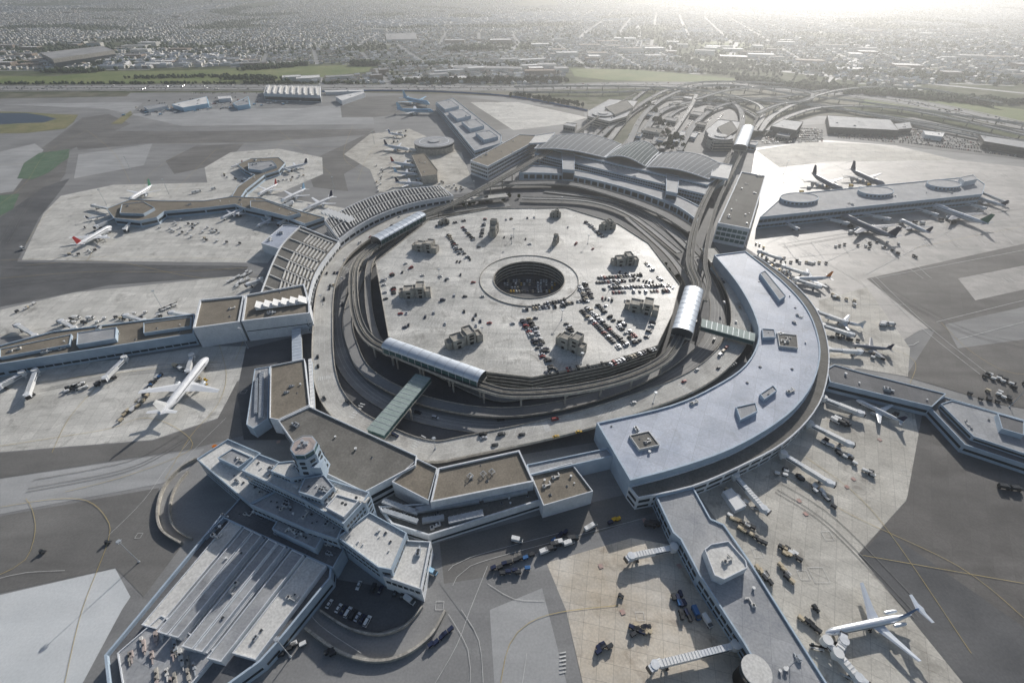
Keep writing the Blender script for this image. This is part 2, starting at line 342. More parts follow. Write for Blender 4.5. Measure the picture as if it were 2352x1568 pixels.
patch('apron',[(1255,1292),(1450,1235),(1545,1252),(1700,1480),(1720,1640),(1355,1640),(1300,1400)],'concr','rust-stained concrete gate apron')
patch('apron',[(1600,1130),(1880,930),(1960,918),(2100,950),(2118,1040),(2080,1150),(1970,1272),(2260,1620),(1880,1620),(1720,1300)],'concs','oil-stained concrete gate apron')
patch('taxiway',[(2120,940),(2420,1100),(2420,1640),(2270,1640),(1972,1272),(2082,1150)],'asphr','dark warm asphalt taxiway')
patch('taxiway',[(1975,1275),(2030,1215),(2352,1440),(2352,1600),(2270,1640)],'asphd','darker asphalt lane')
patch('apron',[(1735,340),(1900,322),(2060,335),(2200,368),(2500,400),(2500,520),(2300,500),(1760,600),(1700,560)],'concr2','sunlit concrete apron')
patch('apron',[(1735,345),(1860,325),(2000,332),(2130,352),(2190,368),(1900,372),(1790,385)],'concs','pale concrete lane')
patch('apron',[(1700,560),(1760,600),(2300,500),(2500,520),(2500,660),(2110,760),(1960,850),(1880,800),(1830,650)],'concr2','sunlit concrete apron by gates')
patch('taxiway',[(1990,640),(2352,560),(2500,560),(2500,700),(2140,760)],'asphr','brown asphalt taxiway')
patch('taxiway',[(2080,865),(2160,740),(2500,690),(2500,960),(2300,930)],'asphr','brown asphalt taxiway')
patch('taxiway',[(2170,745),(2352,705),(2500,690),(2500,760),(2200,800)],'asph','grey asphalt panel')
patch('apron',[(1880,690),(1990,660),(2090,800),(2085,865),(1905,835)],'concs','stained concrete gate apron')
patch('apron',[(2200,640),(2352,610),(2500,600),(2500,660),(2352,665),(2240,690)],'concr2','pale concrete panel on the taxiway')
patch('road_bed',[(1180,430),(1020,450),(840,520),(740,600),(715,700),(722,900),(780,985),(950,1060),(1010,1075),(1400,1010),(1640,900),(1750,780),(1700,640),(1640,560),(1640,460),(1600,420),(1350,385)],'road','dark asphalt lower-level road bed with shadow in its colour')  # dark asphalt, with the shadow inside the loop also put into the colour
patch('grass',[(40,410),(55,375),(90,352),(160,343),(158,362),(110,398),(75,412)],'island','green painted taxiway island','grass')
patch('grass',[(-60,455),(45,445),(30,480),(-60,530)],'island','green painted taxiway island','grass')
patch('grass',[(-60,255),(60,258),(120,262),(180,264),(170,280),(150,296),(60,306),(-60,308)],'dryg','dry grass bank by the pond','grass')
patch('pond',[(-60,260),(60,260),(100,266),(130,273),(100,282),(40,284),(-60,291)],'water','dark blue pond','water')
patch('grass',[(255,285),(300,255),(306,262),(280,285)],'dryg','dry grass strip','grass')
patch('verge',[(-300,215),(300,213),(290,222),(-300,232)],'scrub','scrubby verge','verge')
patch('verge',[(840,208),(1180,208),(1350,240),(1560,232),(1750,250),(1950,250),(2352,330),(2352,352),(2200,318),(1950,268),(1750,262),(1560,245),(1350,252),(1180,222),(840,213)],'scrub','scrubby verge by the freeway','verge')
patch('meadow',[(-300,172),(120,176),(230,165),(430,162),(640,155),(860,148),(845,165),(700,182),(500,190),(200,192),(-300,194)],'grass','green marsh meadow','grass')
patch('meadow',[(1310,158),(1450,160),(1700,182),(1690,192),(1400,185),(1320,176)],'grass','green meadow','grass')
patch('meadow',[(1990,222),(2150,228),(2352,252),(2600,290),(2600,330),(2352,283),(2100,255),(1980,240)],'grass','green meadow by the freeway','grass')
patch('verge',[(1340,340),(1450,262),(1480,235),(1560,195),(1860,200),(1990,235),(1900,260),(1760,300),(1700,340)],'scrub','scrub ground between ramps','verge')
patch('field',[(1600,100),(1700,90),(1750,115),(1640,122)],'grass','pale green park','grass')
patch('parking_lot',[(1890,285),(2100,270),(2352,330),(2500,360),(2500,395),(2352,368),(2150,345),(1900,310)],'asphd','surface parking lot','pavement')
patch('parking_lot',[(1740,325),(1780,292),(1890,285),(1900,312),(1740,335)],'asphd','surface parking lot','pavement')
patch('parking_lot',[(1420,340),(1530,225),(1640,235),(1700,262),(1690,350),(1560,352)],'road','asphalt yard between ramps','pavement')
patch('parking_lot',[(300,262),(330,235),(400,218),(600,214),(840,228),(700,248),(500,250)],'asph','cargo yard pavement','pavement')
# ---------------- markings
mk={'w':MB(),'y':MB(),'r':MB(),'t':MB()}
def line(c,px,w=.45,h=0,sm=True,z=None):
    p=PX(px,h); p=smooth(p,5) if sm and len(p)>2 else p
    ribbon(mk[c],p,w,z=(z if z is not None else (h+.05 if h>0 else ZM)))
Y=[[(0,1320),(60,1285),(82,1220),(75,1170),(60,1145)],[(0,1165),(120,1147),(200,1150),(245,1190),(250,1240),(190,1400),(150,1568)],
[(0,1025),(130,1005),(250,985),(330,960),(400,980),(440,1030),(300,1090),(150,1130)],[(1150,1568),(1170,1480),(1215,1430),(1290,1405),(1420,1390)],
[(500,780),(520,860),(500,930),(440,1000),(380,1100)],[(0,598),(300,590),(600,598)],
[(0,770),(250,765),(520,745),(560,770),(540,830)],[(1780,1080),(1950,1180),(2200,1300),(2352,1420)],[(1980,1275),(2180,1310),(2352,1340)],
[(1900,820),(2030,800),(2100,830),(2090,880)],[(2160,740),(2220,800),(2300,850),(2352,860)],
[(60,610),(250,600),(480,640),(700,620)],[(0,380),(120,370),(400,330),(800,320)],[(200,300),(260,350),(300,420)],[(640,300),(700,350),(760,400)],
[(2100,570),(2352,520)],[(1850,1050),(2000,1170),(2230,1500)],[(1720,1440),(1880,1568)],[(480,350),(600,330),(860,350)],[(810,290),(790,360),(840,400)],
[(0,640),(200,625),(400,625),(570,615)],[(0,470),(60,420),(110,350),(200,300)],[(60,560),(130,470),(240,440)],[(330,450),(345,400),(420,350)],[(620,365),(660,320),(760,300)],[(250,520),(200,600)],[(400,440),(500,340)],[(950,300),(860,340),(820,420)],[(0,890),(240,860),(500,830)],[(120,1040),(160,960),(230,880)]]
for l in Y: line('y',l,.24)
W=[[(2010,640),(2352,575)],[(1990,630),(2200,520)],[(2150,740),(2352,690)],[(2200,780),(2352,740)],[(1780,420),(1800,380),(2200,365)],[(1790,405),(1900,350)],[(1860,400),(1990,360)],
[(1960,395),(2080,362)],[(2060,390),(2150,368)],[(1740,600),(2030,580),(2140,640)],[(1900,700),(2080,700)],[(1880,720),(2060,790),(2110,785)],
[(2090,480),(2352,450)],[(2280,520),(2352,545)],[(2000,640),(2100,740),(2250,860)],[(2010,635),(2120,740),(2270,860)],[(1760,560),(1880,520),(2000,560),(2120,640)],[(2120,420),(2352,400)],[(2150,470),(2300,400)],[(1900,600),(2060,540),(2352,500)],[(1820,560),(1960,640),(1990,660)],[(1780,360),(1850,420)],[(1840,340),(2000,420)]]
for l in W: line('w',l,.42)
W2=[[(1060,1400),(1100,1470),(1110,1568)],[(1030,1410),(1075,1490),(1080,1568)],[(1120,1340),(1180,1375),(1250,1380)],[(1040,1345),(1080,1300),(1250,1250),(1480,1190)],[(1030,1310),(1080,1280),(1300,1220)],
[(440,1010),(380,1080),(330,1150),(250,1230)],[(520,960),(440,1040),(370,1130)],[(100,500),(60,590)],[(0,1328),(60,1315),(150,1310)],[(700,1340),(720,1420),(830,1500)],[(1000,1568),(1050,1480),(1080,1400),(1120,1300)],[(1200,1568),(1210,1500)]]
for l in W2: line('w',l,.2)
TY=[[(0,620),(300,612),(560,622)],[(0,660),(280,630),(560,618)],[(60,1130),(300,1080),(430,1010)],[(2020,660),(2200,760),(2352,800)],[(1800,570),(2100,520),(2352,480)],[(20,560),(120,400),(260,300),(700,290)],[(800,240),(1000,230),(1300,262)],[(90,900),(300,860),(500,850)],[(1780,1130),(1900,1210),(2100,1420)]]
for t in TY:
    for o_ in (0,2.6,9): 
        p=smooth(PX(t,0),5); ribbon(mk['t'],p,.4,z=ZM-.01,off=o_)
for i in range(9):
    x=1800+i*62; line('w',[(x,560-i*4),(x+30,600-i*5)],.4)
for (x,y) in [(1805,545),(1880,560),(1950,600),(2120,560),(1850,350),(1780,370),(2240,480),(2290,400),(2300,640),(1840,580),(2000,520),(2180,560),(1930,360),(2080,380)]:
    for k in range(3): line('w',[(x+k*9,y),(x+k*9+14,y+9)],.5)
for (x,y) in [(1430,1405),(1380,1300),(1480,1195),(1850,1180),(1960,1100),(1835,1150),(640,1015),(2020,1010),(700,1005),(1945,1118),(1560,1300)]:
    p=G(x,y); mk['r'].box(p.x,p.y,ZM-.02,2.4,2.4,.02,.3)
for (x,y,s) in [(1900,1230,5),(1470,1415,4),(2080,1085,4),(1740,1270,5),(1845,1320,5),(320,1230,3),(1010,1390,4),(1880,1320,8),(560,900,4)]:
    p=G(x,y); 
    for a in (-1,1): mk['w'].box(p.x+a*s/2,p.y,ZM-.02,.2,s,.02); mk['w'].box(p.x,p.y+a*s/2,ZM-.015,s,.2,.02)
for k in range(6): line('w',[(1285,1500+k*9),(1300,1497+k*9)],.5)
# ---------------- roads in the loop
RING=[(1165,448),(1010,468),(890,516),(795,578),(752,650),(741,760),(748,870),(790,945),(880,1000),(985,1035),(1080,1022),(1300,975),(1450,930),(1580,880),(1655,828),(1698,765),(1695,690),(1660,620),(1625,570)]
rp=smooth(PX(RING,8),6); b=MB(); deck(b,rp,17,1.4,rail=.9); o=struct('elevated_road',b,['roadl','cwall'],'pale concrete elevated departures road looping past the terminals','road')
LOW=[(1170,470),(1000,490),(880,545),(800,610),(775,700),(782,800),(830,880),(930,940),(1100,975),(1250,962),(1400,925),(1540,865),(1630,790),(1650,710),(1630,640),(1590,570),(1500,500)]
lp=smooth(PX(LOW,.6),6); b=MB(); deck(b,lp,15,.2,rail=.25,mi=0); struct('road',b,['asph','cwall'],'asphalt arrivals road with kerbs','road')
LOW2=[(1185,500),(1010,500),(905,560),(840,620),(800,720),(812,800),(850,860),(960,915),(1110,945),(1250,938),(1400,900),(1520,845),(1590,790)]
l2=smooth(PX(LOW2,4),6); b=MB(); deck(b,l2,9,1,rail=.8); struct('ramp_road',b,['asph','cwall'],'grey ramp road around the garage','road')
for px_,h_,w_ in (([(1120,476),(985,500),(900,556),(852,600),(846,690),(866,775),(905,815)],9,6),([(1060,468),(960,492),(870,556),(838,610),(832,690),(850,770)],3,6),([(905,800),(1110,905),(1230,905),(1420,868),(1530,815),(1560,740)],2,7),([(1440,500),(1540,590),(1590,680),(1570,760)],8,7),([(1200,455),(1350,462),(1450,495),(1560,580)],5,8),([(1250,440),(1400,460),(1500,500),(1600,590)],1,8)):
    b=MB(); deck(b,smooth(PX(px_,h_),6),w_,.9 if h_>2 else .3,rail=.8); struct('ramp_road',b,['asph','cwall'],'grey ramp road hugging the garage','road')
LOW3=[(1500,470),(1560,520),(1620,600),(1668,690),(1672,770),(1640,820)]
b=MB(); deck(b,smooth(PX(LOW3,.7),6),8,.2,rail=.3); struct('road',b,['road','cwall'],'dark service road with kerbs','road')
for off in (-6,-2.2,1.6,5.4): ribbon(mk['w'],rp,.16,z=8.04,off=off)
for off in (-3,0,3): ribbon(mk['w'],lp,.2,z=.66,off=off)
def crosswalk(px0,px1,h,n=7,ln=4):
    a=G(*px0,h);c=G(*px1,h); d=(c-a).normalized(); l=Vector((-d.y,d.x,0))
    for i in range(n):
        p=a+(c-a)*(i+.5)/n; mk['w'].add([p-d*.35-l*ln/2+Vector((0,0,.05)),p+d*.35-l*ln/2+Vector((0,0,.05)),p+d*.35+l*ln/2+Vector((0,0,.05)),p-d*.35+l*ln/2+Vector((0,0,.05))],[(0,1,2,3)])
for a,c in [((805,960),(835,925)),((945,1030),(975,1000)),((1590,905),(1560,880)),((1655,850),(1690,830)),((730,870),(760,865)),((770,600),(800,620)),((1260,990),(1250,970))]: crosswalk(a,c,8.0)
for off in range(-3,4): 
    line('w',[(1180+off*14,1000-off*2),(1190+off*14,975-off*2)],.25,8)
    line('w',[(1400+off*9,950-off*3),(1412+off*9,935-off*3)],.25,8)
# ---------------- garage
HG=17.0
GP=[(862,602),(985,506),(1130,480),(1300,478),(1420,515),(1490,560),(1562,655),(1545,722),(1510,795),(1400,832),(1222,868),(1120,856),(892,775)]
gp=P2(GP,HG); gc=G(1215,641,HG); 
rin=(G(1296,641,HG)-G(1134,641,HG)).length/2
root=link('parking_garage',None,None,(gc.x,gc.y,0)); top(root,'concrete multi-storey parking garage with open circular ramp well','parking garage')
def annulus_poly(mb,outer,inner,z,mi=0):
    o=[Vector((x,y,0)) for x,y in outer]; i=[Vector((x,y,0)) for x,y in inner]
    t=tessellate_polygon([o,i]); al=o+i
    mb.add([(p.x,p.y,z) for p in al],[tuple(f) if (al[f[1]]-al[f[0]]).cross(al[f[2]]-al[f[0]]).z>0 else tuple(f)[::-1] for f in t],mi)
def circ(c,r,n=64): return [(c.x+r*cos(2*pi*i/n),c.y+r*sin(2*pi*i/n)) for i in range(n)]
b=MB(); annulus_poly(b,offs(gp,.5),circ(gc,rin),HG); link('roof_deck',b.mesh('roof_deck',['deck'],root.location),root)
for k in range(5):
    z=HG-3.4*k; b=MB(); n=len(gp); inn=offs(gp,.5); z1=z+1.0; z0=z-.9
    vs=[(x,y,z0) for x,y in gp]+[(x,y,z1) for x,y in gp]+[(x,y,z1) for x,y in inn]+[(x,y,z0) for x,y in inn]
    b.add(vs,[(j*n+i,j*n+(i+1)%n,((j+1)%4)*n+(i+1)%n,((j+1)%4)*n+i) for j in range(4) for i in range(n)])
    link('parapet',b.mesh('parapet',['cwall'],root.location),root)
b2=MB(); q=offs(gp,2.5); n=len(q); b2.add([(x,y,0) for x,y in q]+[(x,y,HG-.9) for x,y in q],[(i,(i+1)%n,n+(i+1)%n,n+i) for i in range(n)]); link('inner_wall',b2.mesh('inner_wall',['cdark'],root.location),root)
def ringwall(mb,c,r0,r1,z0,z1,n=64,mi=0):
    vs=[]
    for (r,z) in ((r1,z0),(r1,z1),(r0,z1),(r0,z0)):
        vs+=[(c.x+r*cos(2*pi*i/n),c.y+r*sin(2*pi*i/n),z) for i in range(n)]
    mb.add(vs,[(k*n+i,k*n+(i+1)%n,((k+1)%4)*n+(i+1)%n,((k+1)%4)*n+i) for k in range(4) for i in range(n)],mi,False)
for k in range(5):
    b=MB(); ringwall(b,gc,rin-.1,rin+.6,HG-3.4*k-.5,HG-3.4*k+.9); link('ramp_ring',b.mesh('ramp_ring',['cwall'],root.location),root)
b=MB(); ringwall(b,gc,rin+3,rin+3.5,0,HG-.3); link('well_shade_wall',b.mesh('well_shade_wall',['black'],root.location),root)  # black ring painted in for the shade of the open parking levels
for k in range(36):
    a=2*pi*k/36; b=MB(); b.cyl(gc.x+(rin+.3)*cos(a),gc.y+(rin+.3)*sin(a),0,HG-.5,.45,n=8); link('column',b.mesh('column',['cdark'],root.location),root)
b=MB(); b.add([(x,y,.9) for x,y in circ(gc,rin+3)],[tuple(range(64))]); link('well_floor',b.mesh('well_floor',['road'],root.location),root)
rout=rin*1.4
b=MB(); ringwall(b,gc,rout-.4,rout,HG,HG+.9,mi=0); link('ring_wall',b.mesh('ring_wall',['cwall'],root.location),root)
b=MB(); annulus_poly(b,circ(gc,rout-.4),circ(gc,rin+.6),HG+.06); link('ring_driveway',b.mesh('ring_driveway',['deck'],root.location),root)
def stair(u,v,w,ang,tall=8,lab='weathered concrete stair and elevator tower on the garage roof'):
    tall*=1.45
    p=G(u,v,HG); r=link('stair_tower',None,None,(p.x,p.y,HG)); r.rotation_euler=(0,0,ang); top(r,lab,'stair tower','garage stair towers')
    s=w/13
    for k,(x,y,sx,sy,h) in enumerate([(-4*s,0,5.5*s,6*s,tall*.75),(2.4*s,.5*s,4.6*s,7*s,tall),(6.6*s,-1*s,3*s,5*s,tall*.62),(-8.2*s,.5*s,2.2*s,4.5*s,tall*.5),(-.9*s,-.4*s,1.6*s,4*s,tall*.9)]):
        b=MB(); b.box(x,y,0,sx,sy,h,0,0); b.box(x,y-sy/2+.25,h,sx,.5,.9);b.box(x,y+sy/2-.25,h,sx,.5,.9);b.box(x-sx/2+.25,y,h,.5,sy-1,.9);b.box(x+sx/2-.25,y,h,.5,sy-1,.9)
        link('concrete_block',b.mesh('concrete_block',['cwall'],(0,0,0)),r)
    for x,yy,ww,z0,hh in ((2.4*s,-3.05*s,1.8*s,0,2.6),(-4*s,-3.05*s,1.5*s,0,2.4),(2.4*s,-3.05*s,2.2*s,tall*.45,1.6),(2.4*s,-3.05*s,2.2*s,tall*.72,1.6),(-4*s,-3.05*s,2.4*s,tall*.45,1.4)):
        b=MB(); b.box(x,yy,z0,ww,.3,hh,0,0); link('doorway' if z0==0 else 'wall_opening',b.mesh('doorway',['black']),r)
    for x,yy,ww in ((-2*s,4*s,3*s),(5*s,4.8*s,2*s)):
        b=MB(); b.box(x,yy,0,ww,2.2*s,2.6); link('low_block',b.mesh('low_block',['cwall']),r)
ST=[(1135,538,15,1.4,11),(980,575,22,-.25,7),(957,678,22,.1,7),(1068,786,22,.5,7),(1313,800,19,-.6,9),(1475,714,22,-.35,7),(1435,606,20,.15,7),(1395,526,14,.3,7),(1276,498,10,.1,6),(1276,560,9,1.2,7),(1020,514,10,.5,4)]
for t in ST: stair(*t)
def stalls(p0,p1,n,ln=5,h=HG,z=None):
    a=G(*p0,h);c=G(*p1,h); d=(c-a).normalized(); l=Vector((-d.y,d.x,0))*ln/2; n=max(2,int((c-a).length/2.7))
    for i in range(n+1):
        p=a+(c-a)*i/n; q=Vector((0,0,.05)); mk['w'].add([p-d*.12-l+q,p+d*.12-l+q,p+d*.12+l+q,p-d*.12+l+q],[(0,1,2,3)])
ROWS=[((1345,705),(1440,795),.95),((1334,712),(1425,802),.9),((1372,700),(1462,790),.75),((1384,698),(1470,785),.4),((1200,735),(1248,822),.85),((1212,728),(1258,810),.7),((1222,705),(1300,690),.8),
((1365,640),(1475,632),.95),((1368,650),(1470,643),.8),((1400,662),(1545,655),.95),((1405,672),(1540,668),.7),((1455,640),(1550,662),.8),((1200,712),(1300,702),.7),((1400,838),(1505,800),.95),((1225,862),(1395,834),.5),((1330,655),(1350,695),.9),((1342,650),(1362,690),.7),((1290,700),(1345,690),.8),((1380,685),(1440,692),.85),((1440,640),(1380,668),.4),
((1240,790),(1268,850),.6),((1290,730),(1335,790),.5),((1500,740),(1480,785),.6),((1030,540),(1055,585),.8),((1045,560),(1075,592),.6),((1115,500),(1105,545),.5),((900,625),(905,680),.3),((1040,600),(1080,605),.4),((1010,665),(1020,700),.5),((930,605),(955,625),.5),((1145,780),(1175,775),.3),((1345,510),(1385,545),.6),((1290,520),(1325,525),.2),((1480,600),(1520,645),.5),((1420,625),(1460,635),.5),((1000,520),(1080,505),.35),((880,640),(890,720),.2),((1160,505),(1230,500),.25),((1060,520),(1095,560),.35),((1150,545),(1210,550),.2),((1320,560),(1370,575),.3)]
CARS=[]
CCOL=['white','dgrey','black','car_s','navy','red','beige','dgrey','black','car_s','dgrey','dgrey','navy']
def row(p0,p1,n,pr,h=0,turn=pi/2,cols=None,typ=0):
    a=G(*p0,h);c=G(*p1,h); ang=atan2((c-a).y,(c-a).x)+turn; L=(c-a).length
    n=min(n,max(1,int(L/2.75)))
    for i in range(n):
        if R()<pr:
            p=a+(c-a)*(i+.5)/n; CARS.append((p.x,p.y,h+(.05 if h>2 else .3+.0),ang+(pi if R()<.5 else 0)+U(-.03,.03),random.choice(cols or CCOL),typ if R()>.25 else 1))
for r_ in ROWS: row(r_[0],r_[1],99,r_[2],HG); stalls(r_[0],r_[1],1)
for k in range(60):
    u=U(880,1240);v=U(495,760); p=G(u,v,HG)
    if pip(p.x,p.y,offs(gp,6)) and (p.xy-gc.xy).length>rout+4 and all(hypot(u-s_[0],(v-s_[1])*1.6)>55 for s_ in ST): CARS.append((p.x,p.y,HG+.05,random.choice([.1,1.67,-1.47,3.2])+U(-.1,.1),random.choice(CCOL),0))
for s_ in [((900,720),(1030,735)),((920,750),(1040,765)),((1090,700),(1200,715)),((1110,740),(1190,750)),((1110,790),(1220,800)),((1120,830),(1240,835)),((960,700),(1050,705)),((900,600),(960,640)),((1080,500),(1060,560)),((1150,560),(1240,565)),((1320,560),(1400,570)),((1180,510),(1260,515)),((1350,590),(1400,620)),((1110,820),(1130,845)),((1120,765),(1200,775)),((930,735),(1030,750)),((1000,620),(1080,625)),((1110,805),(1215,815)),((905,735),(1030,750)),((1100,715),(1200,728))]: stalls(s_[0],s_[1],1)
for k in range(4): row((1152+k*4,646+k*8),(1283-k*6,646+k*8),30,.85,.9,cols=['yellow','white','beige','dgrey','white','navy','dgrey'])
def roadcar(u,v,h,path,cols=None,typ=0):
    p=G(u,v,h); i=min(range(len(path)),key=lambda k:(path[k].xy-p.xy).length); j=min(i+1,len(path)-1); d=path[j]-path[j-1]
    CARS.append((p.x,p.y,h+.06,atan2(d.y,d.x),random.choice(cols or CCOL),typ))
for u,v in [(728,640),(792,597),(785,640),(850,545)]: roadcar(u,v,8,rp,['red','white','car_s'])
for u,v in [(1277,1003),(1329,992)]: roadcar(u,v,8,rp,['yellow'],0)
for u,v,c in [(1571,876,'red'),(1600,850,'white'),(1663,695,'white'),(1690,740,'white'),(745,915,'dgrey'),(730,820,'dgrey'),(1650,845,'dgrey'),(1455,925,'white')]: roadcar(u,v,8,rp,[c])
for u,v,c in [(840,862,'white'),(897,890,'white'),(1350,925,'white'),(787,700,'dgrey'),(845,690,'car_s'),(1640,780,'white'),(1600,740,'dgrey'),(1150,965,'dgrey'),(1000,960,'car_s'),(960,948,'dgrey')]: roadcar(u,v,.6,lp,[c],1)
for k in range(30):
    i=int(U(5,len(rp)-5)); p=rp[i]; l=lat(rp)[i]; q=p+l*random.choice([-4,0,3.6,6.6]); d=rp[i+1]-rp[i]; CARS.append((q.x,q.y,8.06,atan2(d.y,d.x),random.choice(CCOL),1 if R()<.4 else 0))
# ---------------- people-mover guideway
def pillars(root,path,every,topz,w=1.6,cap=7,name='pillar'):
    acc=0; L=lat(path)
    for i in range(1,len(path)):
        acc+=(path[i]-path[i-1]).length
        if acc>every:
            acc=0; p=path[i]; b=MB(); tz_=p.z-topz
            b.cyl(p.x,p.y,0,tz_-1,w/2,n=8); b.box(p.x,p.y,tz_-1,1.2,cap,1,atan2(L[i].y,L[i].x)-pi/2)
            link(name,b.mesh(name,['cwall'],root.location),root)
def guideway(px,h,label,w=3.6,sep=4.6,every=26,rail=.9):
    path=smooth(PX(px,h),6); c=path[len(path)//2]; r=link('elevated_guideway',None,None,(c.x,c.y,0)); top(r,label,'guideway')
    for s in ((-sep/2,sep/2) if sep else (0,)):
        b=MB(); deck(b,path,w,1.5,off=s,rail=rail,mi=0,mr=1); link('track_beam',b.mesh('track_beam',['track','cwall'],r.location),r)
        b=MB(); ribbon(b,[p+Vector((0,0,.05)) for p in path],1.0,off=s); link('running_rail',b.mesh('running_rail',['cdark'],r.location),r)
    pillars(r,path,every,1.5,cap=sep+w)
    return path
g1=guideway([(1350,290),(1200,383),(1060,458),(965,500),(905,536),(845,575),(815,615),(812,680),(822,735),(845,775),(885,800),(1000,848),(1110,888),(1180,903),(1300,896),(1420,872),(1510,835),(1550,795),(1590,705),(1602,655),(1585,600),(1597,520),(1625,450),(1680,350)],17,'twin-track concrete people-mover guideway circling the garage')
g2=guideway([(1620,690),(1628,650),(1620,600),(1632,520),(1655,450),(1700,360),(1722,310),(1745,265),(1790,245)],19,'concrete people-mover guideway leading to the rental centre',sep=0,w=4)
g3=guideway([(1240,365),(1330,300),(1400,250),(1460,215)],19,'concrete guideway branch beside the international terminal',sep=0,w=4)
def vault(px0,px1,h,w,rise,label,name='station',z0=None,roof='vault',wall=True):
    a=G(*px0,h);c=G(*px1,h); d=(c-a);Ln=d.length;ang=atan2(d.y,d.x); r=link(name,None,None,(a.x,a.y,0)); r.rotation_euler=(0,0,ang); top(r,label,'station')
    n=12; b=MB()
    ns=int(Ln/4)
    vs=[]
    for k in range(ns+1):
        x=Ln*k/ns
        for i in range(n+1):
            t=pi*(i/n); vs.append((x,-w/2*cos(t),h+rise*sin(t)))
    b.add(vs,[(k*(n+1)+i,(k+1)*(n+1)+i,(k+1)*(n+1)+i+1,k*(n+1)+i+1) for k in range(ns) for i in range(n)],0,True)
    link('vaulted_roof',b.mesh('vaulted_roof',[roof]),r)
    b=MB()
    for k in range(0,ns+1,2):
        x=Ln*k/ns
        for i in range(n):
            t0=pi*i/n;t1=pi*(i+1)/n; b.beam((x,-(w/2+.1)*cos(t0),h+(rise+.1)*sin(t0)),(x,-(w/2+.1)*cos(t1),h+(rise+.1)*sin(t1)),.25,.15)
    link('roof_rib',b.mesh('roof_rib',['metal']),r)
    zb=h-5
    b=MB(); b.box(Ln/2,0,zb-1.5,Ln,w,1.5); link('platform',b.mesh('platform',['cwall']),r)
    for s in (-1,1):
        b=MB(); b.box(Ln/2,s*(w/2-.5),zb,Ln-2,.3,4.2); link('glass_wall',b.mesh('glass_wall',['gglass']),r)
        b=MB(); k=int(Ln/6)
        for j in range(k+1): b.box(1+(Ln-2)*j/k,s*(w/2-.3),zb,.4,.4,5)
        link('mullion',b.mesh('mullion',['metal']),r)
    b=MB()
    for x in (.4,Ln-.4):
        b.add([(x,-w/2*cos(pi*i/n)*.97,h+rise*.97*sin(pi*i/n)) for i in range(n+1)]+[(x,w/2*.97,zb),(x,-w/2*.97,zb)],[tuple(range(n+3))])
    link('end_wall',b.mesh('end_wall',['glass']),r)
    k=max(2,int(Ln/22))
    for j in range(k+1):
        b=MB(); b.cyl(3+(Ln-6)*j/k,0,0,zb-1.5,1,n=8); b.box(3+(Ln-6)*j/k,0,zb-2.6,1.4,w-1,1.1); link('pillar',b.mesh('pillar',['cwall']),r)
vault((862,550),(968,492),22,15,3.2,'people-mover station with silver vaulted roof over the tracks')
vault((888,788),(1108,866),22,13,3.5,'long people-mover station with silver barrel roof above the ring road')
vault((1567,762),(1594,664),22,17,3.5,'people-mover station with silver barrel roof and glass sides')
vault((1700,338),(1718,293),26,22,5,'rail station with wide silver barrel roof')
# ---------------- terminals
bd=[(2,4),(7,10)]
inner=[(1640,587),(1690,648),(1728,715),(1742,775),(1712,838),(1640,888),(1540,932),(1370,972)]
outU=[(1447,1105),(1560,1075),(1680,1032),(1780,975),(1840,922),(1875,860),(1882,790),(1853,710),(1792,642),(1712,578)]
def dens(px,h): return [(p.x,p.y) for p in smooth(PX(px,h),10)]
HT=17
poly=ccw(dens(inner,HT)+dens(outU,HT)); 
t1=building('terminal_building','large curved airport terminal with flat blue-grey roof','terminal',None,HT,'wallb','roofb',poly=poly,hvac=16,par=1.0,pw=1.0)
outL=[(1465,1145),(1590,1118),(1700,1072),(1800,1018),(1868,950),(1897,885),(1903,800),(1875,712),(1815,645),(1735,588)]
a_=smooth(PX(outU,HT),10); b_=smooth(PX(outL,11.5),10)
pl2=ccw([(p.x,p.y) for p in a_]+[(p.x,p.y) for p in b_[::-1]])
vol(t1,pl2,11.5,0,'wall','roofd',par=.8,pw=.8,bands=[(2,4.2),(7,9.6)],names=('concourse_wall','concourse_roof'))
for px,h in [([(1745,628),(1757,622),(1805,680),(1790,690)],20),([(1750,755),(1778,757),(1782,775),(1752,776)],19.5),([(1785,765),(1830,770),(1833,800),(1790,795)],18.5),([(1445,1000),(1490,990),(1515,1022),(1468,1033)],18.5),([(1690,935),(1735,925),(1740,945),(1700,965)],19.5),([(1745,905),(1775,885),(1785,897),(1755,918)],19.5)]:
    sub(t1,px,h,HT,'roofw' if h<19 else 'wallb','roofd' if h<19 else 'roofg',hvac=5 if h<19 else 1)
building('terminal_link','low flat link building with corrugated wall','terminal',[(1210,1068),(1395,1030),(1408,1048),(1216,1092)],13,'wallb','roofg')
T2=building('terminal_building','angular terminal with brown gravel roofs and white parapets','terminal',[(640,968),(712,935),(958,1048),(955,1070),(838,1132),(720,1075),(690,1040)],15,'wall','roofd',bands=bd,par=1.2,hvac=5)
sub(T2,[(622,842),(700,826),(712,932),(640,966),(620,962)],14,0,'wall','roofbr',hvac=4,names=('wing_wall','wing_roof'),par=1.2)
sub(T2,[(900,1108),(960,1055),(1005,1077),(985,1152)],14,0,'wall','roofbr',names=('wing_wall','wing_roof'),par=1.3)
sub(T2,[(1007,1077),(1193,1036),(1226,1108),(989,1156)],15.5,0,'wall','roofbr',hvac=4,names=('wing_wall','wing_roof'),par=1.4,pw=.9)
sub(T2,[(1218,1090),(1312,1064),(1362,1130),(1248,1163)],12,0,'wall','roofbr',hvac=7,names=('wing_wall','wing_roof'),par=1.2)
sub(T2,[(870,1165),(985,1158),(1240,1108),(1246,1150),(985,1232),(900,1205)],8,0,'wall','roofd',hvac=12,names=('lower_wall','lower_roof'),par=1.5,bands=[(2,4)],pw=.9)
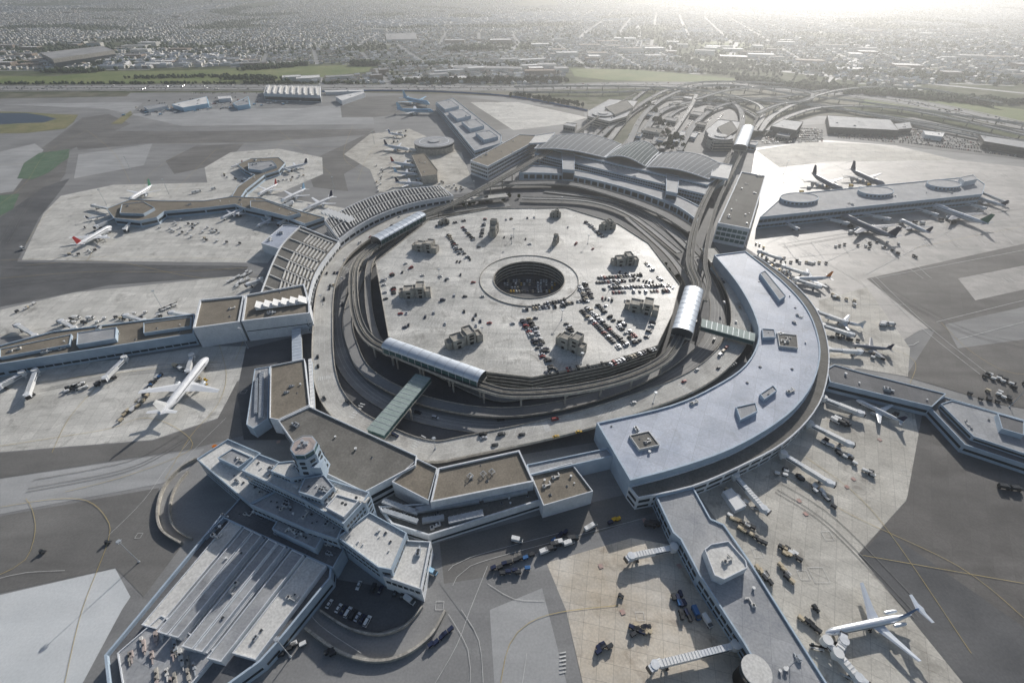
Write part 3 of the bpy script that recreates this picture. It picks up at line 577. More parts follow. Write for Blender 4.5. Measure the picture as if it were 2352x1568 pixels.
sub(T2,[(585,848),(620,842),(616,962),(582,985),(566,975)],9,0,'wallb','roofg',hvac=12,names=('lower_wall','lower_roof'))
for i,(a,c,w) in enumerate([((880,1150),(960,1178),3),((955,1172),(1100,1148),3.5),((1030,1196),(1110,1178),4),((1110,1145),(1210,1125),4),((880,1172),(960,1198),2.5),((970,1196),(1020,1188),3),((602,855),(600,960),3),((590,870),(588,950),2)]):
    p=G(*a,9.6);q=G(*c,9.6); b=MB(); b.beam(p,q,w,2); nn=int((q-p).length/2)
    for k in range(nn): s=p+(q-p)*(k+.5)/nn; b.box(s.x,s.y,10.6,.4,w+.4,.25,atan2((q-p).y,(q-p).x))
    link('ventilation_duct',b.mesh('ventilation_duct',['metal'],T2.location),T2)
for (u,v) in [(1080,1095),(1110,1090),(1130,1085)]:
    b=MB(); p=G(u,v,15.5)
    for a in range(4):
        x=p.x+2*cos(a*pi/2);y=p.y+2*sin(a*pi/2); b.beam((x,y,15.5),(p.x,p.y,19),.2,.2); b.beam((x,y,17),(p.x+2*cos(a*pi/2+pi/2),p.y+2*sin(a*pi/2+pi/2),17),.2,.2)
    link('antenna_frame',b.mesh('antenna_frame',['metal'],T2.location),T2)
OF=building('office_block','white multi-storey office block beneath the control tower','office building',[(596,1044),(690,1080),(850,1132),(838,1152),(790,1205),(700,1150),(556,1082)],27,'wallb','roofw',bands=[(12,13.8),(15.5,17.3),(19,20.8),(22.5,24.3)],par=1.2,hvac=24,mull=2.2)
sub(OF,[(700,1098),(745,1090),(768,1118),(738,1148),(685,1130)],32,27,'wallb','roofg',hvac=6,bands=[(28.5,30)],mull=2)
sub(OF,[(640,1062),(705,1055),(722,1090),(668,1100),(622,1082)],31,27,'wallb','roofw',hvac=3,bands=[(28,29.5)],mull=2)
sub(OF,[(775,1135),(825,1150),(790,1188),(748,1165)],29.5,27,'wall','roofw',hvac=3)
sub(OF,[(453,1056),(525,1010),(600,1042),(560,1084),(640,1125),(575,1160)],15,0,'wallb','roofw',names=('wing_wall','wing_roof'),hvac=9,bands=[(4,6),(9,11.5)],par=1.2,mull=3)
sub(OF,[(500,1052),(535,1030),(580,1050),(548,1075)],18,15,'wallb','roofg',hvac=3)
sub(OF,[(775,1235),(850,1178),(935,1225),(900,1310),(870,1305)],19,0,'wallb','roofw',names=('wing_wall','wing_roof'),hvac=8,bands=[(9,11),(14,16)],par=1.2,mull=3)
sub(OF,[(900,1240),(990,1245),(968,1355),(880,1325)],13,0,'wall','roofw',names=('wing_wall','wing_roof'),hvac=2,bands=[(8,10.5)],par=1.2,mull=3)
sub(OF,[(575,1160),(640,1125),(700,1150),(790,1205),(775,1240),(700,1215)],20,0,'wallb','roofg',names=('wing_wall','wing_roof'),hvac=16,bands=[(10,12),(15,17)],par=1.0,mull=3)
def control_tower():
    r=link('control_tower',None,None,(-114.5,164,27)); top(r,'squat octagonal air traffic control tower with glazed cab','control tower')
    def oct(rad,z,rot=pi/8): return [(rad*cos(rot+i*pi/4),rad*sin(rot+i*pi/4),z) for i in range(8)]
    b=MB(); b.rings([oct(9.2,0),oct(7.6,10),oct(7.3,16.6)],0,False); link('shaft',b.mesh('shaft',['wallb']),r)
    b=MB(); b.rings([oct(7.3,16.6),oct(7.5,17),oct(7.5,17.8)],0,False); link('gallery',b.mesh('gallery',['wallb']),r)
    b=MB(); b.rings([oct(6.7,17.8),oct(6.9,20.6)],0,False); link('cab_glass',b.mesh('cab_glass',['gglass']),r)
    b=MB()
    for p,q in zip(oct(6.8,17.8),oct(7.0,20.6)): b.beam(p,q,.3,.3)
    link('mullion',b.mesh('mullion',['metal']),r)
    b=MB(); b.rings([oct(7.0,20.6),oct(7.0,21.2)],0,False); b.rings([oct(6.5,21.2),oct(6.5,21.3)],1,False); link('cab_roof',b.mesh('cab_roof',['wallb','pink']),r)
    b=MB(); 
    o1=oct(6.7,22.4);
    for i in range(8): b.beam(o1[i],o1[(i+1)%8],.12,.12); b.beam((o1[i][0],o1[i][1],21.2),o1[i],.12,.12)
    link('railing',b.mesh('railing',['metal']),r)
    b=MB(); b.box(1,1,21.3,2.5,2,1.3); b.box(-2,-1,21.3,1.5,1.5,1); b.beam((0,-2,21.3),(0,-2,26),.2,.2); b.beam((2,-2,21.3),(2,-2,24.5),.15,.15); b.cyl(-1.5,2.5,21.3,22.6,.9,n=10); link('rooftop_equipment',b.mesh('rooftop_equipment',['metal']),r)
    for k in range(8):
        a=k*pi/4
        for z in (2,6,10,13.6): 
            rr=(9.2-z*.16 if z<10 else 7.6)*cos(pi/8); b=MB(); b.box(rr*cos(a),rr*sin(a),z,.6,2.8,1.7,a)
            link('shaft_window',b.mesh('shaft_window',['glass']),r)
    b=MB(); b.box(6,-4,0,6,6,11); link('stair_core',b.mesh('stair_core',['wallb']),r)
    b=MB(); b.box(-7,3,0,5,7,8); link('stair_core',b.mesh('stair_core',['wall']),r)
control_tower()
PD=building('pier_building','wide pier building with long stepped roof strips','pier',[(515,1182),(765,1300),(762,1330),(640,1480),(602,1522),(440,1640),(260,1640),(245,1508),(292,1452)],8.5,'wallb','roofk',bands=[(3,5)],par=2.2,hvac=0,pw=1)
sub(PD,[(470,1235),(555,1140),(778,1236),(790,1262),(765,1305),(515,1190)],11,0,'wallb','roofk',hvac=18,names=('link_wall','link_roof'))
def lerp2(a,c,t): return (a[0]+(c[0]-a[0])*t,a[1]+(c[1]-a[1])*t)
Ta,Tb,Ba,Bb=(528,1196),(752,1300),(322,1440),(590,1516)
for s0,s1,h,rf,e in [(0,.13,10.6,'roofw',.98),(.15,.235,13,'roofg',1.0),(.245,.33,14,'roofg',1.0),(.345,.38,10,'roofk',1.0),(.40,.49,14.6,'roofg',1.06),(.50,.575,13.6,'roofg',1.06),(.60,.62,11,'roofk',1.06),(.64,.76,13.2,'roofg',1.1),(.79,.99,11.2,'roofw',1.0)]:
    sub(PD,[lerp2(Ta,Tb,s0),lerp2(Ta,Tb,s1),lerp2(lerp2(Ta,Tb,s1),lerp2(Ba,Bb,s1),e),lerp2(lerp2(Ta,Tb,s0),lerp2(Ba,Bb,s0),e)],h,8.5,'wall',rf,par=.7,pw=.45,hvac=4 if s0>.7 else 1)
sub(PD,[(640,1190),(740,1235),(725,1262),(625,1215)],16,8.5,'wallb','roofg',hvac=10)
sub(PD,[(270,1500),(372,1412),(470,1475),(500,1500),(400,1620),(290,1620)],10.5,8.5,'wall','roofg',par=.6)
for k in range(22):
    u=U(290,460);v=U(1450,1565)
    if pip(u,v,[(285,1505),(370,1425),(480,1495),(420,1585),(310,1585)]):
        p=G(u,v,10.5); b=MB(); w=U(3,6); b.box(p.x,p.y,10.5,w,U(.9,1.6),U(.7,1.2),-.95); b.beam((p.x,p.y,11),(p.x+4.5*cos(-.95),p.y+4.5*sin(-.95),11),.4,.4); b.cyl(p.x,p.y,11.2,12.3,.4,n=8,mi=1); link('rooftop_equipment',b.mesh('rooftop_equipment',[random.choice(['pink','metal','cwall','roofw']),'dgrey'],PD.location),PD)
def lowwall(px,h,w,label,mat='cwall'):
    path=smooth(PX(px,h),3); b=MB(); L=lat(path); c=path[len(path)//2]
    deck(b,path,w,h,rail=0); o=link('retaining_wall',b.mesh('retaining_wall',[mat,mat],(c.x,c.y,0)),None,(c.x,c.y,0)); top(o,label,'wall')
lowwall([(415,1245),(370,1215),(360,1170),(375,1115),(415,1070),(452,1050)],2.5,1,'curved concrete retaining wall beside a service ramp')
lowwall([(440,1235),(400,1210),(388,1170),(400,1120),(430,1080)],2,.8,'curved inner concrete ramp wall')
lowwall([(700,1440),(780,1495),(860,1515),(930,1500),(990,1455),(1022,1400)],2.5,1.2,'curved concrete retaining wall around staff parking')
lowwall([(735,1400),(800,1440),(870,1455),(930,1435),(970,1390)],2,.8,'curved inner concrete ramp wall')
patch('staff_parking',[(735,1398),(770,1330),(960,1360),(970,1392),(930,1432),(870,1452),(800,1438)],'asphd','dark asphalt staff parking')
row((752,1385),(850,1430),9,.8,.1,cols=['white','dgrey','navy','car_s','white']); row((800,1340),(950,1372),9,.4,.1,cols=['white','dgrey','navy'])
PB=building('pier_building','long flat-roofed pier with octagonal rooftop block','pier',[(1505,1140),(1592,1120),(1632,1192),(1662,1205),(1722,1290),(1775,1375),(1930,1620),(1790,1620),(1705,1475),(1605,1322),(1562,1240),(1545,1225)],10,'wallb','roofg',bands=[(2,3.5),(5.5,8)],par=1,hvac=7,pw=.9,mull=4)
sub(PB,[(1617,1262),(1632,1250),(1672,1243),(1712,1288),(1716,1305),(1662,1332),(1640,1322)],15,10,'wall','roofw',hvac=1,par=1)
def drum(u,v,h,r,label,wall='dgrey',roof='roofg',z0=0,name='rotunda',inner=None):
    p=G(u,v,h); o=link(name,None,None,(p.x,p.y,z0)); top(o,label,'rotunda')
    b=MB(); b.cyl(0,0,0,h-z0,r,n=40); link('wall',b.mesh('wall',[wall]),o)
    b=MB(); b.cyl(0,0,h-z0,h-z0+.8,r+.6,n=40); link('roof',b.mesh('roof',[roof]),o)
    b=MB(); ringwall(b,Vector((0,0,0)),r,r+.35,max(1,h-z0-3.5),h-z0-1.2,40); link('window_band',b.mesh('window_band',['glass']),o)
    if inner:
        b=MB(); b.cyl(0,0,h-z0+.8,h-z0+2.5,r*inner,n=32); link('upper_drum',b.mesh('upper_drum',[roof]),o)
        b=MB(); ringwall(b,Vector((0,0,0)),r*.72,r*.76,h-z0+.8,h-z0+1.1,40); link('roof_ring',b.mesh('roof_ring',['wall']),o)
    return o
drum(1737,1540,15,5.6,'dark round rotunda with speckled pale roof','black','roofw')
PC=building('pier_building','long low walkway pier with dark roof','pier',[(1898,848),(1915,838),(1975,855),(2172,905),(2140,935),(1905,878)],9,'wallb','roofk',bands=[(3,5.5)],par=.7,hvac=4)
PC2=building('pier_building','angular pier head with layered grey roof and white fascia','pier',[(2130,932),(2168,912),(2420,985),(2420,1090),(2215,1022)],7,'wallb','roofk',bands=[(2.5,4.5)],par=.7,pw=.7)
sub(PC2,[(2160,928),(2185,920),(2420,985),(2420,1065),(2235,1003)],10.5,7,'wallb','roofg',bands=[(8,9.5)],par=.6,hvac=5)
sub(PC2,[(2290,950),(2352,968),(2352,1000),(2300,985)],14,10.5,'wallb','roofk')
PA=building('pier_building','long international pier with flat grey roof and oval skylight drums','pier',[(1745,500),(1803,448),(2235,406),(2262,425),(2256,447)],15,'wallb','roofg',bands=[(2,4.5),(8,12)],par=1.0,hvac=14,mull=6)
def oval(root,u,v,w,hh,h,z0):
    c=G(u,v,h); rx=(G(u+w/2,v,h)-G(u-w/2,v,h)).length/2; 
    d=(G(2240,408,15)-G(1803,448,15)).normalized(); pl=[]
    for i in range(28):
        a=2*pi*i/28; e=Vector((d.x,d.y))*rx*cos(a)+Vector((-d.y,d.x))*rx*hh*sin(a); pl.append((c.x+e.x,c.y+e.y))
    vol(root,ccw(pl),h,z0,'wallb','roofg',.6,.8,[(z0+1,h-1)],('drum_wall','drum_roof'))
oval(PA,1836,454,92,.62,19,15);oval(PA,2012,438,84,.62,19,15);oval(PA,2168,422,80,.62,19,15)
sub(PA,[(2205,408),(2235,402),(2245,412),(2215,418)],22,15,'wall','roofg')
IT=building('terminal_building','international terminal hall under sweeping curved metal roofs','terminal',[(1232,335),(1270,312),(1672,392),(1625,425)],20,'wallb','roofg',bands=[(8,18)],par=.5,glass='gglass',mull=5)
sub(IT,[(1228,352),(1240,340),(1632,420),(1620,447)],17,0,'wallb','roofg',bands=[(3,6),(8,11),(13,15)],names=('front_wall','front_roof'),hvac=14,mull=4)
def bow(near,far,h,bulge,mat='intl',name='curved_roof'):
    b=MB();n=24;m=6;vs=[]
    a0,a1=G(*near[0],h),G(*near[1],h);b0,b1=G(*far[0],h),G(*far[1],h)
    for i in range(n+1):
        s=i/n; p=a0+(a1-a0)*s;q=b0+(b1-b0)*s
        for j in range(m+1):
            t=j/m; r=p+(q-p)*t; w=1+.25*sin(pi*s); mid=(p+q)/2; r=mid+(r-mid)*w; vs.append((r.x,r.y,h+bulge*sin(pi*s)+2*sin(pi*t)*.6))
    b.add(vs,[(i*(m+1)+j,(i+1)*(m+1)+j,(i+1)*(m+1)+j+1,i*(m+1)+j+1) for i in range(n) for j in range(m)],0,True)
    b.add([(x,y,z-1.2) for x,y,z in vs],[(i*(m+1)+j,i*(m+1)+j+1,(i+1)*(m+1)+j+1,(i+1)*(m+1)+j) for i in range(n) for j in range(m)],0,True)
    link(name,b.mesh(name,[mat],IT.location),IT)
    rb=MB()
    for i in range(0,n+1,2):
        for j in range(m): 
            p=Vector(vs[i*(m+1)+j]);q=Vector(vs[i*(m+1)+j+1]); rb.beam(p+Vector((0,0,.05)),q+Vector((0,0,.05)),.5,.4)
    for i in (0,n):
        for j in range(m): 
            p=Vector(vs[i*(m+1)+j]);q=Vector(vs[i*(m+1)+j+1]); rb.beam(p+Vector((0,0,.2)),q+Vector((0,0,.2)),1.8,1.4)
    for j in (0,m):
        for i in range(n): p=Vector(vs[i*(m+1)+j]);q=Vector(vs[(i+1)*(m+1)+j]); rb.beam(p,q,1.1,1.5)
    link('roof_rib',rb.mesh('roof_rib',['wall'],IT.location),IT)
bow([(1228,342),(1388,362)],[(1262,314),(1427,332)],22,8)
bow([(1390,363),(1482,382)],[(1428,337),(1513,350)],22,11,'intg','curved_skylight')
bow([(1486,384),(1628,412)],[(1520,352),(1672,388)],22,8)
lb=PX([(1192,398),(1300,402),(1420,428),(1540,468),(1602,508)],11); lb2=PX([(1615,480),(1545,447),(1420,412),(1300,388),(1200,380)],11)
bp=ccw([(p.x,p.y) for p in smooth(lb,10)]+[(p.x,p.y) for p in smooth(lb2,10)])
building('departures_canopy','curved grey departures frontage below the international hall','terminal',None,11,'wallb','roofg',poly=bp,bands=[(3,9)],z0=0,par=1.2,pw=1.2,mull=5)
b=MB(); deck(b,smooth(PX([(1120,425),(1200,420),(1310,422),(1420,450),(1520,488),(1590,530)],7),8),16,1.2); struct('elevated_road',b,['road','cwall'],'elevated road in front of the international hall','road')
IL=building('terminal_wing','white wing building with brown roof and strip windows','terminal',[(1080,370),(1192,310),(1238,312),(1232,324),(1120,384)],21,'wall','roofbr',bands=[(4,7),(10,13),(15.5,18.5)],par=1.2,hvac=8,pw=1.2,mull=5)
IR=building('terminal_wing','tall white wing building with dark roof and glazed end','terminal',[(1702,396),(1758,406),(1722,528),(1648,514)],23,'wall','roofd',bands=[(4,8),(10,14),(16,20)],par=1.4,hvac=10,glass='gglass',pw=1.4,mull=5)
for px in ([(1640,372),(1682,380),(1672,412),(1632,405)],[(1230,312),(1275,305),(1255,328),(1215,330)]):
    building('entrance_canopy','pale striped glass canopy roof beside the hall','canopy',px,25,'wall','roofw',bands=[],z0=23)
for px,h in [([(1290,350),(1320,354),(1320,392),(1292,390)],20),([(1530,400),(1560,406),(1556,445),(1530,440)],20)]:
    building('lift_tower','white lift tower block in front of the hall','tower',px,h,'wallb','roofg',bands=[(6,16)],glass='glass')
PG=building('pier_building','stepped grey pier with rooftop plant blocks','pier',[(1000,238),(1040,226),(1152,312),(1150,330),(1090,348)],14,'wallb','roofg',par=1,hvac=8,bands=[(3,5),(8,11)],mull=6)
for (u,v) in [(1020,240),(1048,262),(1078,285),(1110,310)]:
    sub(PG,[(u-18,v-5),(u+14,v-10),(u+34,v+4),(u+2,v+12)],20,14,'wallb','roofg',hvac=2)
drum(997,326,14,36,'round pier rotunda with ringed pale roof','cwall','roofg',inner=.3)
building('pier_building','short pier with brown gravel roof','pier',[(945,356),(975,352),(1006,392),(1004,402),(968,406)],12,'cwall','roofbr',hvac=6)
for u,v,px in [(1385,248,[(1350,255),(1400,228),(1465,232),(1440,268),(1400,280),(1350,268)]),(1655,300,[(1620,300),(1650,275),(1700,280),(1685,325),(1640,325)])]:
    r_=building('parking_structure','stepped concrete parking structure','parking garage',px,17,'cwall','roofg',bands=[(2,5),(7,9.5),(11.5,14)],hvac=3)
    sub(r_,[lerp2(px[0],px[2],.35),lerp2(px[1],px[2],.6),lerp2(px[2],px[3],.4),lerp2(px[3],px[0],.3)],21,17,'cwall','roofd')
    drum(u,v+14,19,22,'round concrete ramp tower of a parking structure','cwall','roofg',inner=.5)
for k,(u,v,w,hh) in enumerate([(1500,300,22,9),(1540,275,18,7),(1580,310,24,6),(1600,262,16,8),(1490,262,14,7),(1725,330,16,9),(1800,310,18,8),(1550,240,14,6),(1310,288,16,10),(1560,325,16,5),(1630,250,12,10),(1460,310,16,8),(1520,322,14,6),(1610,285,14,9),(1580,225,12,6)]):
    building('service_building','low flat-roofed service building among the ramps','building',[(u-w,v),(u-w*.6,v-w*.35),(u+w,v-w*.2),(u+w*.7,v+w*.3)],hh,random.choice(['cwall','cwall','wallb']),random.choice(['roofd','roofg','roofk']),hvac=2,bands=[(2,hh*.6)],mull=5)
# curved terminal with fins
F3o=[(1012,428),(920,437),(850,455),(790,482),(745,508)]; F3i=[(1042,452),(950,468),(870,496),(815,526),(780,552)]
HF=15
def finned(o_,i_,label,nf,roof='roofd',h=HF,skew=.03,arcs=(),fw_=1.2,fh_=1.7,cells=1):
    a=smooth(PX(o_,h),8);c=smooth(PX(i_,h),8); pl=ccw([(p.x,p.y) for p in a]+[(p.x,p.y) for p in c[::-1]])
    r=building('terminal_building',label,'terminal',None,h,'wall',roof,poly=pl,bands=[(3,5),(8,11)],par=1.3,pw=1)
    def at(path,t):
        t=min(1,max(0,t)); x=t*(len(path)-1); i=min(int(x),len(path)-2); return path[i].lerp(path[i+1],x-i)
    for k in range(nf):
        t=(k+.5)/nf; p=at(a,t);q=at(c,t+skew)
        for j in range(cells):
            f0=.05+.9*j/cells; f1=.05+.9*(j+1)/cells-.05
            b=MB(); b.beam(p.lerp(q,f0)+Vector((0,0,fh_/2)),p.lerp(q,f1)+Vector((0,0,fh_/2)),fw_,fh_); link('roof_fin',b.mesh('roof_fin',['roofw'],r.location),r)
    for f in arcs:
        b=MB(); m=[at(a,j/30).lerp(at(c,j/30),f)+Vector((0,0,.7)) for j in range(31)]
        for j in range(30): b.beam(m[j],m[j+1],.8,1.4)
        link('roof_spine',b.mesh('roof_spine',['roofw'],r.location),r)
    return r
finned(F3o,F3i,'curved terminal roofed with rows of white skylight fins',40,'roofk',arcs=(.5,),cells=2)
o2,i2=[(690,520),(650,560),(628,600),(608,650),(590,700)],[(780,556),(745,600),(722,640),(710,690),(706,735)]
r2=finned(o2,i2,'curved terminal with louvred skylight bays',8,'roofd',skew=0,fw_=1.0,fh_=1.2)
a=smooth(PX(o2,HF),8);c=smooth(PX(i2,HF),8)
def at_(path,t):
    x=min(1,max(0,t))*(len(path)-1); i=min(int(x),len(path)-2); return path[i].lerp(path[i+1],x-i)
for k in range(8):
    for f in (.36,.44,.52,.60,.68,.76,.84,.92):
        t0=(k+.62)/8;t1=(k+1.38)/8
        if t1>1: continue
        p=at_(a,t0).lerp(at_(c,t0),f);q=at_(a,t1).lerp(at_(c,t1),f); b=MB(); b.beam(p+Vector((0,0,.8)),q+Vector((0,0,.8)),1.0,1.4); link('skylight_louvre',b.mesh('skylight_louvre',['roofw'],r2.location),r2)
building('terminal_building','flat terminal block with pale roof','terminal',[(600,560),(650,518),(690,520),(640,572)],11,'wall','roofb',hvac=3)
def sawtooth(px0,px1,h,n,w,label):
    a=G(*px0,h);c=G(*px1,h);d=c-a;L=d.length;ang=atan2(d.y,d.x); r=link('sawtooth_skylight',None,None,a); r.rotation_euler=(0,0,ang); top(r,label,'skylight')
    for k in range(n):
        x0=L*k/n;x1=L*(k+1)/n-.3; b=MB(); b.add([(x0,0,0),(x1,0,0),(x1,w,0),(x0,w,0),(x0,0,4),(x0,w,4)],[(0,1,4),(3,5,2),(0,4,5,3),(1,2,5,4)],[0,0,1,0]); link('skylight_bay',b.mesh('skylight_bay',['white','white']),r)
sawtooth((588,713),(706,697),20.9,6,10,'row of white sawtooth skylights on the terminal roof')
sawtooth((738,492),(800,512),16,7,12,'row of white sawtooth skylights on the terminal roof')
building('terminal_building','boxy terminal block with brown gravel roof and white walls','terminal',[(460,691),(562,681),(551,742),(444,757)],19,'wall','roofbr',bands=[],par=1.6,pw=1.3,hvac=2)
building('terminal_building','boxy terminal block with brown gravel roof and white walls','terminal',[(565,680),(700,655),(712,700),(713,722),(556,741)],19.8,'wall','roofbr',bands=[(10,10.8)],par=1.6,pw=1.3,hvac=4)
PE=building('pier_building','long pier with brown roof and raised clerestory boxes','pier',[(-60,812),(0,795),(125,762),(448,722),(446,768),(0,838),(-60,850)],11,'wallb','roofbr',bands=[(2,4)],par=1.1,pw=.9,hvac=14,mull=6)
sub(PE,[(178,765),(268,752),(266,778),(176,793)],14.5,11,'wallb','roofg')
sub(PE,[(330,742),(440,728),(438,750),(330,766)],13.5,11,'wallb','roofbr',hvac=2)
sub(PE,[(0,802),(165,768),(160,792),(0,822)],13,11,'wallb','roofbr',hvac=3)
PF=building('pier_building','pier with angular hub and brown roof','pier',[(745,500),(700,515),(660,500),(560,478),(540,470),(470,478),(378,486),(360,500),(320,508),(262,502),(245,480),(300,458),(372,462),(470,462),(535,452),(600,455),(690,485)],9,'wallb','roofbr',bands=[(3,6)],par=.7,hvac=18)
sub(PF,[(575,462),(612,462),(690,490),(660,498),(575,476)],13,9,'wallb','roofbr',hvac=3)
sub(PF,[(280,470),(330,464),(355,478),(330,492),(275,490)],12,9,'wallb','roofbr',hvac=3)
PF2=building('pier_building','small pier arm with cluster hub','pier',[(530,455),(545,430),(585,402),(560,390),(545,378),(575,365),(640,362),(655,375),(640,392),(608,402),(565,436),(550,458)],8,'wallb','roofbr',bands=[(3,6)],par=.6,hvac=12)
sub(PF2,[(570,375),(625,370),(635,380),(600,392),(570,388)],12,8,'wallb','roofg',hvac=3)
def walkway(px,h,w,label,roof='teal',wall='gglass',legs=True):
    p=P2(px,h); cx=sum(q[0] for q in p)/4;cy=sum(q[1] for q in p)/4; r=link('pedestrian_bridge',None,None,(cx,cy,0)); top(r,label,'footbridge')
    b=MB(); b.prism(offs(p,.3),h-3.6,h-.4); link('glazed_wall',b.mesh('glazed_wall',[wall],r.location),r)
    b=MB(); b.prism(p,h-.4,h+.2); link('roof',b.mesh('roof',[roof],r.location),r)
    b=MB(); b.prism(p,h-4.4,h-3.6); link('floor',b.mesh('floor',['cwall'],r.location),r)
    e=max(range(4),key=lambda i:hypot(p[i][0]-p[i-1][0],p[i][1]-p[i-1][1])); A=Vector(p[e-1]);B=Vector(p[e]); n_=int((B-A).length/4); C=Vector(p[(e+1)%4]);D=Vector(p[e-2])
    b=MB()
    for k in range(1,n_): a_=A.lerp(B,k/n_); c_=D.lerp(C,k/n_); b.beam((a_.x,a_.y,h+.25),(c_.x,c_.y,h+.25),.25,.15)
    if b.f: link('roof_seam',b.mesh('roof_seam',['metal'],r.location),r)
    for k in range(3):
        b=MB(); b.box(cx,cy,0,1.4,1.4,h-4.4) if k==1 else b.box((p[0][0]+p[k+1][0])/2,(p[0][1]+p[k+1][1])/2,0,1.2,1.2,h-4.4); link('pillar',b.mesh('pillar',['cwall'],r.location),r)
walkway([(842,985),(955,858),(990,868),(882,1000)],15,5,'enclosed footbridge with green-grey roof from station to terminal')
walkway([(1612,732),(1735,766),(1733,784),(1610,750)],15,5,'enclosed footbridge with glass sides over the ring road')
walkway([(670,757),(690,753),(693,828),(671,833)],9,5,'enclosed walkway with pale vaulted roof','vault','wallb')
walkway([(708,825),(716,823),(722,935),(714,938)],12,5,'narrow white covered walkway','white','wallb')
walkway([(1505,700),(1545,708),(1542,722),(1503,716)],16,4,'short footbridge between garage and station','cwall','cdark')
for px,h,w_,rf,lab in [([(605,215),(612,196),(736,198),(735,220)],16,'wall','roofw','large white maintenance hangar with ridged roof'),([(770,222),(835,210),(838,214),(785,232)],10,'wall','hr3','pale metal cargo warehouse beside the apron'),([(395,240),(475,222),(478,238),(420,248)],9,'lblue','hr3','blue-walled cargo building by the apron'),([(535,238),(570,222),(573,240),(545,244)],9,'lblue','roofg','small blue-roofed cargo shed'),
 ([(92,122),(235,106),(262,116),(120,136)],30,'cwall','hr1','long concrete parking structure by the suburb'),([(1900,265),(2045,275),(2065,300),(1905,292)],12,'cdark','roofg','low warehouse with grey roof'),([(2120,300),(2170,305),(2165,315),(2125,310)],8,'wall','hr3','bright white-roofed shed beside the lot'),([(2250,310),(2420,335),(2420,352),(2260,325)],12,'cdark','roofg','long dark warehouse beside the parking lot'),
 ([(1770,290),(1800,275),(1845,280),(1830,300)],16,'cdark','roofg','grey service block by the guideway'),([(885,78),(955,76),(958,90),(888,92)],12,'hw','hr1','pale commercial block in the suburb'),([(1045,150),(1200,154),(1198,158),(1045,156)],10,'hw','hr1','long commercial block by the freeway'),([(2050,285),(2090,280),(2095,295),(2060,298)],10,'cdark','roofg','grey warehouse by the parking lot'),([(330,245),(380,238),(385,244),(340,252)],7,'wall','roofg','low white cargo shed'),([(500,222),(530,220),(530,226),(502,228)],8,'wall','hr3','small white cargo shed'),([(745,208),(835,206),(835,210),(748,212)],7,'wall','hr3','long low white shed')]:
    rr=building('warehouse' if 'ware' in lab or 'shed' in lab else 'commercial_building',lab,'building',px,h,w_,rf,bands=[(2,h*.6)] if 'hangar' in lab or 'parking' in lab else [],par=.5,hvac=3)
    if 'hangar' in lab:
        a=G(606,214,16.5);c=G(735,219,16.5);e=G(612,197,16.5)
        for k in range(9):
            p=a.lerp(c,(k+.5)/9); q=p+(e-a)*.95; b=MB(); b.beam(p+Vector((0,0,1.5)),q+Vector((0,0,1.5)),3,3.5); link('roof_truss',b.mesh('roof_truss',['hr3'],rr.location),rr)
# ---------------- freeway and interchange
b=MB(); fw=smooth(PX([(-500,207),(0,204),(400,202),(840,202),(1180,203),(1450,196),(1700,198),(1900,212),(2100,238),(2352,292),(2700,360)],0),40)
ribbon(b,fw,30,z=.75,off=22); ribbon(b,fw,30,z=.75,off=-18); ribbon(b,fw,8,z=.72,off=48);ribbon(b,fw,9,z=.72,off=-46); struct('freeway',b,['fwy'],'wide multi-lane freeway with median','road')
for off in (7,37,-3,-33): ribbon(mk['w'],fw,.9,z=.8,off=off)
b=MB(); deck(b,[p+Vector((0,0,1.2)) for p in fw],1,1.2,off=2,rail=0); struct('median',b,['cwall','cwall'],'concrete freeway median','road')
RAMPS=[([(1440,340),(1480,262),(1540,218),(1620,196),(1720,199),(1820,216),(1960,232),(2352,285)],9,11),([(1745,300),(1780,262),(1860,225),(1940,205),(2050,199),(2150,208),(2300,236)],12,12),([(1690,330),(1705,268),(1680,235),(1600,215),(1500,206),(1400,212),(1180,212)],7,11),
([(1735,300),(1752,262),(1738,238),(1660,215),(1560,203),(1400,198),(1180,199)],12,11),([(1480,300),(1530,250),(1640,228),(1760,232),(1900,246),(2100,278),(2352,325)],6,14),([(1600,228),(1680,206),(1780,200),(1850,210),(1868,220),(1850,231),(1790,240),(1740,260)],14,11),
([(1360,330),(1440,262),(1520,212),(1600,190),(1700,188),(1800,192)],10,11),([(1400,320),(1460,255),(1540,225),(1700,225),(1850,236),(1990,262),(2200,305),(2420,350)],5,12),([(1500,330),(1545,262),(1620,236),(1700,250),(1745,275)],4,9),([(1560,345),(1600,280),(1650,245),(1720,230),(1800,222),(1900,206)],8,11),
([(1520,340),(1560,285),(1590,240),(1600,215)],7,9),([(1765,300),(1810,268),(1900,245),(2050,248),(2200,275),(2420,325)],9,14),([(1330,345),(1380,295),(1430,250),(1480,210),(1500,196)],5,9)]
for px,h,w_ in RAMPS:
    path=smooth(PX(px,h),20); path[0].z=h
    b=MB(); deck(b,path,w_,1.4,rail=1.3); r=struct('ramp_road',b,[random.choice(['fwy','fwy','asph']),'roadl'],'curving elevated interchange ramp','road')
    b=MB(); acc=0
    for i in range(1,len(path)):
        acc+=(path[i]-path[i-1]).length
        if acc>38: acc=0; b.box(path[i].x,path[i].y,0,2,2,h-1.3)
    if b.f: pr=struct('ramp_support',b,['cwall'],'concrete supports under the interchange ramp','road')
    for k in range(14):
        i=int(U(1,len(path)-2)); d=path[i+1]-path[i]; l=Vector((-d.y,d.x,0)).normalized(); q=path[i]+l*random.choice([-2,2]); CARS.append((q.x,q.y,path[i].z+.06,atan2(d.y,d.x),random.choice(CCOL),0))
L_=lat(fw)
